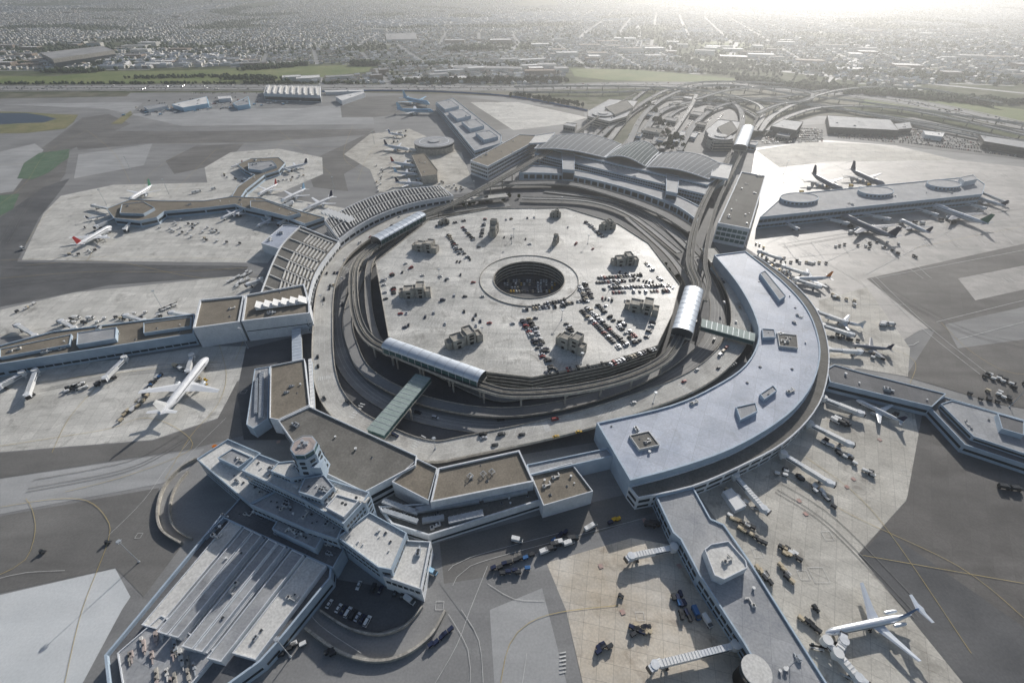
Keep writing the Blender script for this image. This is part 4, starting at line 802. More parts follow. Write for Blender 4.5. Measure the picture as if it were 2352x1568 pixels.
for k in range(520):
    i=int(U(0,len(fw)-2)); d=fw[i+1]-fw[i]; t=R(); p=fw[i]+d*t+L_[i]*random.choice([10,14,18,22,26,30,34,-6,-10,-14,-18,-22,-26,-30]); CARS.append((p.x,p.y,.8,atan2(d.y,d.x),random.choice(CCOL+['white','white']),1 if R()<.2 else 0))
b=MB(); fp=smooth(PX([(740,212),(840,210),(1000,212),(1180,224),(1350,256)],0),30)
for i in range(len(fp)-1): b.beam(fp[i]+Vector((0,0,2)),fp[i+1]+Vector((0,0,2)),.4,4)
o=link('blast_fence',b.mesh('blast_fence',['blue'],fp[0]),None,fp[0]); top(o,'long blue-grey jet blast fence curving along the apron edge','fence')
for k in range(9):
    row((1890+k*4,284+k*4),(2120+k*26,300+k*6),60,.75,.3)
for k in range(5): row((1740+k*10,312-k*5),(1880,318-k*5),30,.8,.3)
for k in range(6): row((1745+k*4,330-k*4),(1890,325-k*5),30,.8,.3)
for k in range(5): row((310,262-k*7),(600,246-k*6),50,.22,.3,typ=1)
row((2100,330),(2350,362),50,.8,.3); row((2190,300),(2352,330),40,.7,.3); row((440,215),(600,215),40,.5,.3)
for k in range(8): row((1470+k*22,335-k*4),(1520+k*20,262),26,.6,.3)
# ---------------- aircraft
def jet(nose,tail,kind='narrow',fin='white',body='plane',label='white airliner parked at a gate',wingm=None):
    h=4.5; a=G(*nose,h);c=G(*tail,h); ang=atan2((a-c).y,(a-c).x); mid=(a+c)/2
    base={'narrow':(38,2.0,34,2),'wide':(55,2.8,50,2),'jumbo':(70,3.3,62,4),'md':(43,1.75,33,-2),'small':(27,1.4,22,-2)}[kind]
    Ln,r,span,eng=base; s=(a-c).length/Ln
    s=max(.8,min(1.45,s))
    o=link('airliner',None,None,(mid.x,mid.y,ZV)); o.rotation_euler=(0,0,ang); o.scale=(s,s,s); top(o,label,'airplane')
    zc=r+1.6 if kind!='jumbo' else r+2
    H=Ln/2; prof=[(-H,.12,.5),(-H*.9,.35,.42),(-H*.7,.72,.2),(-H*.5,.97,.03),(-H*.3,1,0),(H*.6,1,0),(H*.78,.96,-.02),(H*.88,.8,-.08),(H*.95,.55,-.18),(H*.99,.25,-.28),(H,.06,-.3)]
    n=14; rs=[[(x,r*k*cos(2*pi*i/n),zc+dz*r+r*k*sin(2*pi*i/n)) for i in range(n)] for x,k,dz in prof]
    b=MB(); b.rings(rs,0); 
    if kind=='jumbo': b.rings([[(x,r*.7*k*cos(2*pi*i/n),zc+r*.55+r*.7*k*sin(2*pi*i/n)) for i in range(n)] for x,k in ((H*.35,.5),(H*.45,1),(H*.8,1),(H*.9,.5))],0)
    link('fuselage',b.mesh('fuselage',[body]),o)
    for sd in (-1,1): 
        b=MB(); b.add([(-H*.55,sd*r*1.0,zc+.25*r),(H*.72,sd*r*1.0,zc+.25*r),(H*.72,sd*r*.985,zc+.42*r),(-H*.55,sd*r*.985,zc+.42*r)],[(0,1,2,3)])
        link('cabin_windows',b.mesh('cabin_windows',['dgrey']),o)
    b=MB(); b.add([(H*.9,-r*.62,zc+.28*r),(H*.9,r*.62,zc+.28*r),(H*.84,r*.6,zc+.68*r),(H*.84,-r*.6,zc+.68*r)],[(0,1,2,3)]); link('cockpit_windshield',b.mesh('cockpit_windshield',['glass']),o)
    sw=Ln*.20; ch=Ln*.19 if eng>0 else Ln*.15; x0=H*.18 if eng>0 else -H*.02; zw=zc-r*.5
    def wing(sd,x0,ch,span,sw,z,dz,tip=.28,th=.5,y0=0):
        st=[(y0,x0,ch,th),(y0+(span-y0)*.35,x0-sw*.38,ch*.62,th*.7),(span,x0-sw,ch*tip,th*.3)]
        rs=[]
        for y,x,cc,t in st:
            zz=z+dz*(y-y0)/(span-y0); rs.append([(x,sd*y,zz),(x-cc*.3,sd*y,zz+t),(x-cc,sd*y,zz),(x-cc*.3,sd*y,zz-t*.5)])
        if sd>0: rs=[q[::-1] for q in rs]
        return rs
    for sd in (-1,1):
        b=MB(); b.rings(wing(sd,x0,ch,span/2,sw,zw,span*.05),0,False)
        link('wing',b.mesh('wing',[wingm or body]),o)
        ys=[.33] if eng==2 else ([.25,.45] if eng==4 else [])
        for f in ys:
            y=sd*span/2*f
            xe=x0-sw*f+1.5; er=r*.5; b=MB(); n2=12
            rs=[[(xe+x,y+er*k*cos(2*pi*i/n2),zw-er*1.0+er*k*sin(2*pi*i/n2)) for i in range(n2)] for x,k in ((2.2,.85),(1.5,1),(-1.2,.95),(-2.6,.55))]; b.rings(rs,0)
            b.box(xe-.5,y,zw-er*.2,3.5,.35,er*.8)
            link('engine',b.mesh('engine',['metal']),o)
        if eng==-2:
            b=MB(); n2=12; y=sd*(r+r*.55); er=r*.5; xe=-H*.62
            b.rings([[(xe+x,y+er*k*cos(2*pi*i/n2),zc+r*.3+er*k*sin(2*pi*i/n2)) for i in range(n2)] for x,k in ((3,.85),(2,1),(-1.5,.95),(-3,.6))],0); link('engine',b.mesh('engine',[body]),o)
        tz_=zc+r*.35 if eng>0 else zc+Ln*.15+r*.4; tx=-H*.80 if eng>0 else -H*.93
        b=MB(); b.rings(wing(sd,tx,Ln*.09,span*.18,Ln*.05,tz_,.6 if eng>0 else 0,.4,.25),0,False); link('tailplane',b.mesh('tailplane',[wingm or body]),o)
    fh=Ln*.165; b=MB(); zf=zc+r*.55; xf=-H*.66
    rs=[[(xf,0,zf),(xf-Ln*.06,.25,zf),(xf-Ln*.15,0,zf),(xf-Ln*.06,-.25,zf)],[(xf-Ln*.11,0,zf+fh),(xf-Ln*.13,.1,zf+fh),(xf-Ln*.17,0,zf+fh),(xf-Ln*.13,-.1,zf+fh)]]
    b.rings(rs,0,False); link('tail_fin',b.mesh('tail_fin',[fin]),o)
    for x,y in ((H*.75,0),(-H*.02,r*1.1),(-H*.02,-r*1.1)):
        b=MB(); b.beam((x,y,.5),(x,y,zw),.3,.3); 
        for dy in (-.4,.4):
            b.rings([[(x+.55*cos(2*pi*i/10),y+dy+e,.55+.55*sin(2*pi*i/10)) for i in range(10)] for e in (-.2,.2)],0,False)
        link('landing_gear',b.mesh('landing_gear',['black']),o)
    return o
JET=[((478,822),(372,958),'wide','white','white twin-engine widebody airliner parked by the pier'),
((1898,1452),(2092,1412),'md','blue','bare-metal rear-engine airliner with T tail'),
((272,512),(160,578),'narrow','red','white airliner with red tail at the pier end'),((296,462),(352,428),'narrow','green','white airliner with green tail'),
((506,502),(560,478),'narrow','white','white airliner parked at gate'),((588,518),(632,498),'narrow','navy','white airliner parked at gate'),((592,448),(638,424),'narrow','red','white airliner parked at gate'),((645,464),(703,436),'narrow','lblue','white airliner parked at gate'),((703,480),(766,452),'wide','navy','white widebody airliner with dark tail'),
((648,390),(708,376),'narrow','navy','white airliner with blue tail'),((530,382),(558,372),'small','red','small white regional jet'),((560,420),(580,405),'small','white','small white regional jet'),
((992,243),(922,228),'jumbo','lblue','pale blue four-engine jumbo jet'),((996,258),(912,256),'jumbo','lblue','pale blue four-engine jumbo jet'),
((940,345),(882,336),'narrow','navy','white airliner near rotunda'),((955,382),(898,374),'narrow','red','white airliner near rotunda'),((960,400),(905,396),'narrow','lblue','white airliner near rotunda'),((972,422),(908,420),'narrow','navy','white airliner near rotunda'),((930,312),(890,306),'small','blue','white airliner near rotunda'),
((1936,442),(1862,402),'jumbo','navy','dark-tailed jumbo jet behind the pier'),((2032,430),(1950,392),'jumbo','navy','dark-tailed jumbo jet behind the pier'),
((1930,497),(2056,552),'jumbo','navy','jumbo jet with navy tail, body darkened as if backlit, on the sunlit apron'),((2068,503),(2136,536),'wide','navy','airliner on the sunlit apron'),((2136,472),(2268,520),'jumbo','green','white jumbo jet with green tail'),((2236,450),(2304,472),'wide','navy','airliner at the pier end'),
((1820,640),(1908,638),'narrow','orange','white airliner at gate of curved terminal'),((1895,725),(1985,748),'narrow','white','white airliner parked at gate'),((1960,790),(2048,800),'narrow','navy','airliner with dark tail at gate, body darkened as if backlit'),((1975,918),(2070,965),'narrow','navy','white airliner at gate beneath curved terminal'),((255,525),(205,548),'small','white','white airliner by the hub'),((240,492),(200,500),'small','navy','white airliner by the hub')]
for i,(a,c,k,f,l) in enumerate(JET):
    jet(a,c,k,f,'silver' if i==1 else ('pshade' if i in (19,20,21,27) else ('lblue' if i in(12,13) else 'plane')),l,wingm='pshade' if i in (22,23,24) else ('plane' if i==13 else None))  # some bodies and wings take the colour with backlit shade painted in
# ---------------- jet bridges
def jetbridge(p0,p1,h=6.0,lab='white telescoping passenger boarding bridge'):
    a=G(*p0,h);c=G(*p1,h); d=c-a;L=d.length;ang=atan2(d.y,d.x); o=link('boarding_bridge',None,None,(a.x,a.y,0)); o.rotation_euler=(0,0,ang); top(o,lab,'boarding bridge','boarding bridges at the gates')
    b=MB(); b.cyl(0,0,3.2,7,2.3,n=14); b.cyl(0,0,0,3.2,.8,n=8); link('rotunda',b.mesh('rotunda',['white']),o)
    b=MB(); b.box(L*.27,0,h-2.6,L*.5,2.6,2.5); 
    for k in range(int(L*.5/1.6)): b.box(1+k*1.6,0,h-.1,.25,2.8,.2)
    link('tunnel',b.mesh('tunnel',['wall']),o)
    b=MB(); b.box(L*.7,0,h-2.9,L*.5,3.0,2.9)
    for k in range(int(L*.5/1.6)): b.box(L*.46+k*1.6,0,h+.0,.25,3.2,.2)
    link('outer_tunnel',b.mesh('outer_tunnel',['white']),o)
    for sd in (-1,1):
        b=MB(); b.box(L*.3,sd*1.38,h-1.8,L*.4,.2,.6); link('window_strip',b.mesh('window_strip',['dgrey']),o)
    b=MB(); b.cyl(L,0,h-3,h+.3,2.1,n=10); b.box(L+2,.8,h-3,2.6,2.8,3,.3); b.box(L+3.4,1.2,h-2.8,.6,3.2,2.9,.3,1); link('cab',b.mesh('cab',['wall','dgrey']),o)
    b=MB(); b.box(L*.85,-1.6,0.6,.5,.5,h-3.4);b.box(L*.85,1.6,0.6,.5,.5,h-3.4);b.box(L*.85,0,.6,1,4,.6); b.box(L*.85,-1.9,.5,1.4,.5,1.2); b.box(L*.85,1.9,.5,1.4,.5,1.2); link('wheel_support',b.mesh('wheel_support',['dgrey']),o)
    b=MB(); b.beam((L-1,-2,h-2.8),(L-5,-3,.7),.9,.25); link('service_stair',b.mesh('service_stair',['metal']),o)
for a,c in [((1548,1255),(1450,1275)),((1690,1480),(1505,1525)),((1690,1090),(1755,1165)),((1800,1040),(1905,1105)),((1860,970),(1950,1015)),((1892,912),(1975,945)),((1903,800),(1975,805)),((1890,745),(1955,765)),((1875,712),(1940,735)),((1830,640),(1880,655)),((1800,610),(1850,625)),((1745,575),(1790,590)),
 ((1900,1470),(1975,1555)),((1925,1500),(1940,1470)),((285,820),(240,865)),((80,850),(60,905)),((50,855),(-5,885)),((440,815),(430,850)),((455,725),(395,715)),((170,752),(140,735)),((80,770),(40,745)),((330,735),(290,722)),((1800,505),(1830,522)),((1880,495),(1945,510)),((1980,488),(2040,500)),((2100,475),(2150,490)),((2210,462),(2260,475)),((2255,440),(2310,462)),
 ((262,500),(220,518)),((300,508),(285,525)),((250,478),(215,470)),((600,485),(620,500)),((660,500),(640,512)),((560,478),(545,490)),((640,380),(665,390)),((690,484),(720,470)),((975,365),(940,368)),((985,385),(945,388)),((975,345),(935,340)),((1000,400),(960,410)),((590,700),(560,690)),((600,640),(570,650)),((1150,325),(1180,335)),((640,476),(670,462))]:
    jetbridge(a,c)
# ---------------- ground service equipment
def gse():
    P={}
    b=MB(); b.box(0,0,.4,3,1.6,.25,0,1); b.box(0,0,.65,2.8,1.5,1.3,0,0); b.box(0,0,1.95,3,1.7,.1,0,0)
    for x in(-1,1):
        for y in(-.8,.8): b.box(x,y,0,.5,.2,.5,0,1)
    b.box(1.8,0,.4,.8,.1,.1,0,1); P['cart']=b
    b=MB(); b.box(0,0,.35,3,1.5,.7,0,0); b.box(-.6,0,1.05,1.1,1.3,.9,0,2); b.box(-.6,0,1.95,1.3,1.45,.1,0,0)
    for x in(-1,1):
        for y in(-.75,.75): b.box(x,y,0,.7,.25,.7,0,1)
    P['tug']=b
    b=MB(); b.box(-1,0,.9,4.6,2.3,2.3,0,0); b.box(2.3,0,.6,1.7,2.1,1.2,0,0); b.box(2.2,0,1.8,1.3,2,.7,0,2)
    for x in(-2.4,2.3):
        for y in(-1,1): b.box(x,y,0,.9,.3,.9,0,1)
    b.box(0,0,.5,6.4,1.6,.3,0,1); P['truck']=b
    b=MB(); b.box(0,0,.5,6,1.8,.7,0,0); b.beam((-3.4,0,1.2),(4,0,3.2),.9,.3,1)
    for x in(-2,2):
        for y in(-.9,.9): b.box(x,y,0,.8,.3,.8,0,1)
    b.box(-2,.5,1.2,1.2,.9,.9,0,2); P['loader']=b
    return P
GS=gse(); GM={}; GQ=[]
def train(p0,p1,kind,cols,n,jit=1.0,ang=None):
    a=G(*p0);c=G(*p1); aa=atan2((c-a).y,(c-a).x)
    for i in range(n):
        p=a.lerp(c,(i+.5)/n)+Vector((U(-jit,jit),U(-jit,jit),0)); GQ.append((kind,random.choice(cols),p.x,p.y,(aa if ang is None else ang)+U(-.15,.15)))
bl=['navy','dgrey','dgrey','navy','blue']; wh=['white','beige','white','dgrey']
train((1130,1312),(1225,1275),'cart',bl,8);train((1145,1318),(1215,1310),'cart',bl,5);train((1240,1262),(1320,1240),'truck',['yellow','white','dgrey','white'],6,2);train((1270,1250),(1300,1225),'cart',bl,5)
train((1345,1215),(1365,1205),'truck',['white'],2,1);train((1395,1200),(1420,1190),'cart',['yellow','navy'],3)
train((1450,1440),(1490,1455),'cart',['dgrey','beige','navy'],7,2);train((1455,1455),(1495,1440),'cart',['dgrey'],5,1.5);train((1370,1500),(1400,1480),'cart',bl,5,1.5);train((1550,1360),(1580,1430),'cart',bl,10,2.5);train((1600,1400),(1615,1425),'truck',['white','blue'],2,2)
train((985,1490),(1040,1440),'cart',['dgrey','navy'],5,.6);train((935,1380),(945,1385),'truck',['white'],1);train((1186,1242),(1190,1243),'truck',['white'],1,.1)
train((1670,1185),(1730,1215),'cart',wh,8,.8);train((1690,1210),(1760,1250),'cart',['dgrey','beige'],7,.8);train((1790,1260),(1825,1280),'cart',wh,8,2);train((1785,1300),(1820,1335),'cart',wh,6,2);train((1740,1300),(1770,1345),'cart',wh,6,1.5)
train((1780,1080),(1850,1100),'cart',['dgrey','white'],8,3);train((1860,1110),(1920,1160),'cart',wh,10,3);train((1880,1010),(1960,1060),'cart',['dgrey','white'],14,3.5);train((1985,1085),(2010,1095),'cart',['dgrey','white'],5,2);train((1905,960),(1950,985),'truck',['white','dgrey'],4,3);train((2000,940),(2060,960),'cart',wh,6,3)
train((1840,1420),(1880,1450),'cart',['beige','dgrey'],5,1.5);train((1870,1395),(1875,1400),'tug',['dgrey'],2,1);train((1860,1480),(1920,1500),'loader',['dgrey','white'],2,1)
train((1660,1120),(1720,1160),'cart',['white','beige'],3,1);train((2290,1118),(2340,1125),'truck',['dgrey'],2,1);train((2250,860),(2352,890),'cart',['dgrey','white'],12,6);train((2270,900),(2320,920),'cart',wh,6,4);train((2230,910),(2300,925),'cart',['dgrey'],6,3)
train((280,965),(325,925),'cart',['beige','dgrey','white'],9,2);train((310,935),(350,895),'cart',['dgrey','beige','white'],9,2);train((340,890),(375,860),'cart',['blue','white','dgrey'],8,2.5);train((140,905),(260,870),'cart',['dgrey','white'],12,4);train((150,900),(200,890),'loader',['dgrey','white'],3,3);train((400,840),(440,860),'truck',['white','beige'],3,3);train((460,870),(480,885),'tug',['yellow','beige'],3,2)
train((120,745),(380,720),'cart',['white','dgrey','beige'],16,6);train((150,740),(210,735),'truck',['white'],3,4);train((360,715),(410,705),'loader',['white'],3,4);train((40,720),(80,700),'cart',wh,4,3)
train((380,520),(430,540),'cart',['dgrey','white'],9,8);train((400,510),(520,540),'cart',['white','dgrey'],14,9);train((530,650),(575,625),'cart',['white'],16,3,1.1);train((540,660),(570,640),'cart',['white'],12,3,1.1)
train((430,545),(560,560),'cart',wh,6,6);train((200,520),(240,560),'tug',['white','dgrey'],4,5);train((500,400),(560,420),'cart',wh,6,8);train((640,420),(700,405),'cart',wh,8,8);train((420,450),(520,430),'truck',['white'],3,8)
train((870,380),(880,440),'cart',wh,10,8);train((900,330),(940,300),'truck',['white','dgrey'],7,10);train((1020,420),(1060,440),'cart',wh,12,8);train((300,265),(700,232),'truck',['white','white','lblue'],40,22);train((330,250),(560,240),'cart',['white','orange'],30,25)
train((1740,560),(1800,640),'cart',['yellow','beige','white'],16,6);train((1800,600),(1830,680),'cart',['yellow','dgrey','white'],14,5);train((1790,595),(1900,610),'cart',wh,12,7);train((1930,570),(2060,560),'cart',['dgrey','white'],12,8);train((1920,530),(2200,510),'truck',['white','dgrey'],10,9);train((1900,680),(1960,700),'cart',wh,8,5);train((1910,770),(1960,780),'cart',['dgrey'],8,4);train((2010,745),(2060,750),'truck',['white'],3,3);train((1995,815),(2040,830),'cart',['dgrey','white'],6,4)
train((1840,440),(2000,430),'truck',['white','yellow'],8,12);train((50,573),(60,575),'truck',['white'],1);train((160,585),(230,575),'cart',wh,5,4);train((495,1028),(498,1030),'cart',['orange'],2,.6);train((985,1310),(1000,1320),'truck',['lblue'],1,.2);train((750,1500),(770,1490),'cart',['beige','dgrey'],3,1.5);train((640,1500),(690,1480),'cart',['dgrey','white'],7,2.5)
train((1480,1205),(1520,1215),'truck',['dgrey'],2,2);train((100,1265),(110,1265),'tug',['dgrey'],1);train((253,1243),(256,1243),'tug',['dgrey'],1);train((1420,1370),(1430,1375),'tug',['dgrey'],1);train((2030,570),(2100,590),'cart',['dgrey'],6,6)
GQ=[g for g in GQ if inview((g[2],g[3],0))]; GQ.sort(key=lambda g:hypot(g[2],g[3])); cnt={}
GCN={'white':'white','navy':'dark blue','blue':'blue','beige':'beige','yellow':'yellow','dgrey':'dark grey','orange':'orange','lblue':'pale blue','green':'green'}
gm=list(GCN.keys())+['black','glass']; gst=MB()
for kind,col,x,y,a in GQ:
    cnt[kind]=cnt.get(kind,0)+1
    if cnt[kind]<=290:
        k=(kind,col)
        if k not in GM: GM[k]=GS[kind].mesh(kind,[col,'black','glass'])
        nm={'cart':'baggage_cart','tug':'baggage_tug','truck':'service_truck','loader':'belt_loader'}[kind]
        o=link(nm,GM[k],None,(x,y,ZV),a); top(o,f"{GCN[col]} {nm.replace('_',' ')} standing on the airport apron",{'cart':'baggage cart','tug':'tug','truck':'truck','loader':'belt loader'}[kind],f'{nm.replace("_"," ")}s on the apron')
    else:
        q=GS[kind]; gst.add([(x+px_*cos(a)-py_*sin(a),y+px_*sin(a)+py_*cos(a),ZV+z) for px_,py_,z in q.v],[tuple(f) for f in q.f],[gm.index(col) if m==0 else (gm.index('black') if m==1 else gm.index('glass')) for m in q.m])
if gst.f:
    o=link('distant_baggage_carts',gst.mesh('distant_baggage_carts',gm)); o['kind']='stuff'; top(o,'many distant baggage carts on the far aprons','baggage carts')
building('equipment_shed','small flat white-roofed shed on the apron','shed',[(1660,1128),(1680,1120),(1715,1160),(1690,1172)],4,'wall','white',par=.1)
# ---------------- light masts
def mast_mesh(H):
    b=MB(); b.cyl(0,0,0,H,.25,.14,n=8); b.cyl(0,0,H-.4,H-.1,1.0,n=12,mi=0)
    for i in range(6): a=i*pi/3; b.box(1.1*cos(a),1.1*sin(a),H-.9,.7,.4,.4,a,0)
    b.cyl(0,0,0,.8,.6,n=10); return b.mesh('light_mast',['metal'])
m25=mast_mesh(22); m12=mast_mesh(11)
for u,v,h,me in [(1795,1548,0,m25),(668,1508,0,m25),(320,1290,0,m25),(2318,935,0,m25),(375,712,0,m25),(245,470,0,m25),(388,445,0,m25),(300,390,0,m25),(570,800,0,m25),(1090,450,0,m25),(1800,400,0,m25),(770,440,0,m25),(860,330,0,m25),(1108,775,HG,m12),(1290,735,HG,m12),(1010,640,HG,m12),(1400,665,HG,m12),(1180,545,HG,m12),(1335,835,HG,m12),(1350,560,HG,m12),(1290,470,0,m12),(1175,560,HG,m12),(1000,1030,8,m12),(1500,925,8,m12),(742,700,8,m12)]:
    p=G(u,v,h); o=link('light_mast',me,None,p); top(o,'tall grey floodlight mast on the '+('garage roof' if h==HG else 'apron'),'light pole','floodlight masts')
# ---------------- cars
def carmesh(typ):
    b=MB(); L,Wd=(4.6,1.8) if typ==0 else (5.4,2.0); hb=.85 if typ==0 else 1.1; hr=1.45 if typ==0 else 2.1
    pr=[(-L/2,.3),(-L/2,hb-.05),(-L/2+.5,hb),(L/2-.3,hb-.12),(L/2,hb-.35),(L/2,.3)] 
    n=len(pr); vs=[(x,-Wd/2,z) for x,z in pr]+[(x,Wd/2,z) for x,z in pr]
    b.add(vs,[tuple(range(n))[::-1],tuple(range(n,2*n))]+[(i,(i+1)%n,n+(i+1)%n,n+i) for i in range(n)],0)
    x0,x1,y0,y1=(-L*.36,L*.22,-L*.25,L*.08) if typ==0 else (-L*.47,L*.27,-L*.43,L*.15)
    w0=Wd/2-.08;w1=Wd/2-.25
    vs=[(x0,-w0,hb),(x1,-w0,hb-.05),(x1,w0,hb-.05),(x0,w0,hb),(y0,-w1,hr),(y1,-w1,hr),(y1,w1,hr),(y0,w1,hr)]
    b.add(vs,[(4,5,6,7),(0,1,5,4),(1,2,6,5),(2,3,7,6),(3,0,4,7)],[0,1,1,1,1])
    for x in(-L*.3,L*.3):
        for s in(-1,1):
            b.rings([[(x+.33*cos(2*pi*i/8),s*(Wd/2-.1)+e,.33+.33*sin(2*pi*i/8)) for i in range(8)] for e in(-.12,.13)],2,False)
    return b
CM=[carmesh(0),carmesh(1)]; CMM={}
CARS=[c for c in CARS if inview(c[:3])]
CARS.sort(key=lambda c:hypot(hypot(c[0],c[1]),c[2]-CH))
cn={'white':'white','dgrey':'dark grey','black':'black','car_s':'silver','navy':'dark blue','red':'red','beige':'beige','yellow':'yellow'}
for c in CARS[:300]:
    k=(c[4],c[5])
    if k not in CMM: CMM[k]=CM[c[5]].mesh('car',[c[4],'glass','black'])
    o=link('car',CMM[k],None,c[:3],c[3]); top(o,f"{cn[c[4]]} {'van' if c[5] else 'sedan'} "+("parked on the concrete deck" if abs(c[2]-HG)<1 else "on the airport road"),'car','cars around the parking garage')
mats=list(cn.keys())+['glass']; sb=MB()
for c in CARS[300:]:
    q=CM[c[5]]; ca,sa=cos(c[3]),sin(c[3]); mi=mats.index(c[4])
    sb.add([(c[0]+x*ca-y*sa,c[1]+x*sa+y*ca,c[2]+z) for x,y,z in q.v],[tuple(f) for f in q.f],[mi if m==0 else (len(mats)-1 if m==1 else mats.index('black')) for m in q.m])
if sb.f:
    o=link('distant_traffic',sb.mesh('distant_traffic',mats)); o['kind']='stuff'; top(o,'mass of distant cars on freeway and parking lots','cars')
# ---------------- suburb
MEAD=[[tuple(G(u,v).xy) for u,v in p] for p in ([(-400,168),(230,160),(880,144),(845,170),(500,196),(-400,198)],[(1290,154),(1450,156),(1720,180),(1700,198),(1300,190)],[(1950,212),(2150,222),(2352,245),(2700,300),(2700,360),(2352,290)])]
FX_=sorted((p.x,p.y) for p in fw)
def fwy_y(x):
    for i in range(len(FX_)-1):
        if FX_[i][0]<=x<=FX_[i+1][0]:
            t=(x-FX_[i][0])/(FX_[i+1][0]-FX_[i][0]+1e-6); return FX_[i][1]*(1-t)+FX_[i+1][1]*t
    return 1500
HS=[];TP=[]
def okc(x,y,m=60):
    if y<fwy_y(x)+m: return False
    for q in MEAD:
        if pip(x,y,q): return False
    return True
rng=random.Random(3)
def dist_ang(x,y):
    c=noise.noise(Vector((x*.00035,y*.00035,0))); return .35 if c<-.12 else (-.25 if c>.15 else .06)
stb=MB()
for ang in (.35,-.25,.06):
    ca,sa=cos(ang),sin(ang)
    for rowi in range(-160,300):
        v=rowi*34+ (10 if rowi%2 else 0)
        for ci in range(-330,330):
            u=ci*19
            x=u*ca-v*sa; y=u*sa+v*ca
            if y<1500 or y>8200: continue
            if abs(x)>y*1.22+150: continue
            if dist_ang(x,y)!=ang: continue
            dn=noise.noise(Vector((x*.0018,y*.0018,5)))
            if dn<-.27: 
                if y<5500 and rng.random()<.5 and okc(x,y): TP.append((x+rng.uniform(-9,9),y+rng.uniform(-9,9),tz(x,y),rng.uniform(.9,1.8)))
                continue
            if y<5000:
                z_=max(tz(x,y),tz(x+12,y),tz(x,y+12))
                if rowi%2==1 and okc(x,y):
                    w_=6.5; yo=-27
                    cx_,cy_=u*ca-(v+yo)*sa,u*sa+(v+yo)*ca
                    stb.add([(cx_+a_*ca-b_*sa,cy_+a_*sa+b_*ca,.3+z_) for a_,b_ in((-9.6,-w_),(9.6,-w_),(9.6,w_),(-9.6,w_))],[(0,1,2,3)])
                if ci%10==0 and okc(x,y):
                    stb.add([(x+a_*ca-b_*sa,y+a_*sa+b_*ca,.36+z_) for a_,b_ in((-8,-17),(8,-17),(8,17),(-8,17))],[(0,1,2,3)])
            if ci%10==0: continue
            if not okc(x,y): continue
            if rng.random()<(.42 if y<4500 else .2): TP.append((x+rng.uniform(-9,9),y+rng.uniform(6,14),tz(x,y),rng.uniform(.6,1.3)))
            if rng.random()<.18+(y/8200)*.4: continue
            big=noise.noise(Vector((x*.0008,y*.0008,33)))>.25
            HS.append((x+rng.uniform(-2,2),y+rng.uniform(-2,2),tz(x,y),ang+(pi/2 if rng.random()<.2 else 0),rng.choice([0,0,1,1,2,2]) if not big else rng.choice([0,2,2]),rng.uniform(.8,1.15)*(1.4 if big else 1)))
struct('street',stb,['asphl'],'grid of pale residential streets','road')
def housemesh(k):
    b=MB(); w,d,h=14,10,5.5; rt=8.2
    b.box(0,0,0,w,d,h,0,0)
    vs=[(-w/2-.6,-d/2-.6,h),(w/2+.6,-d/2-.6,h),(w/2+.6,d/2+.6,h),(-w/2-.6,d/2+.6,h),(-w/2-.6,0,rt),(w/2+.6,0,rt)]
    b.add(vs,[(0,1,5,4),(2,3,4,5),(3,0,4),(1,2,5)],[1,1,0,0]); 
    return b
hb=housemesh(0)
def house_full():
    b=MB(); b.v=list(hb.v);b.f=list(hb.f);b.m=list(hb.m);b.s=list(hb.s)
    for x in(-4.5,0,4.5):
        for s in(-1,1): b.box(x,s*5.03,1.2,1.8,.1,1.5,0,2)
    b.box(4,1.5,6.5,1,1,2.6,0,0); return b
hf=house_full()
hms=[hf.mesh('house',['hw',r_,'glass']) for r_ in('hr1','hr2','hr3')]
HS.sort(key=lambda c:hypot(c[0],c[1])); vis=[h for h in HS if inview(h[:3])]
for h in vis[:300]:
    o=link('house',hms[h[4]],None,h[:3],h[3],h[5]); top(o,['white-walled suburban house with grey gable roof','white-walled suburban house with brown gable roof','white-walled suburban house with pale gable roof'][h[4]],'house','houses in the suburb beyond the freeway')
sb=MB()
for h in vis[300:]:
    ca,sa=cos(h[3]),sin(h[3]); s=h[5]
    sb.add([(h[0]+(x*ca-y*sa)*s,h[1]+(x*sa+y*ca)*s,h[2]+z*s) for x,y,z in hb.v],[tuple(f) for f in hb.f],[0 if m==0 else 1+h[4] for m in hb.m])
o=link('suburb_houses',sb.mesh('suburb_houses',['hw','hr1','hr2','hr3'])); o['kind']='stuff'; top(o,'mass of distant suburban houses','houses')
for k in range(260):
    y=rng.uniform(1650,5200)if k<110 else rng.uniform(1620,2700); x=rng.uniform(-1.1,1.1)*y
    if not okc(x,y,90) or noise.noise(Vector((x*.001,y*.001,2)))<-.1: continue
    w=rng.uniform(30,110);d=rng.uniform(20,55);h=rng.uniform(6,16); z=tz(x,y); a=dist_ang(x,y)
    pl=[(x+ (sx*w/2)*cos(a)-(sy*d/2)*sin(a), y+(sx*w/2)*sin(a)+(sy*d/2)*cos(a)) for sx,sy in((-1,-1),(1,-1),(1,1),(-1,1))]
    building('commercial_building','flat-roofed commercial building in the suburb','building',None,z+h,rng.choice(['hw','hw','hr2']),rng.choice(['hr3','hr3','hr1','hr2']),z0=z-1,poly=pl,par=.6,group='commercial buildings in the suburb')
sb=MB()
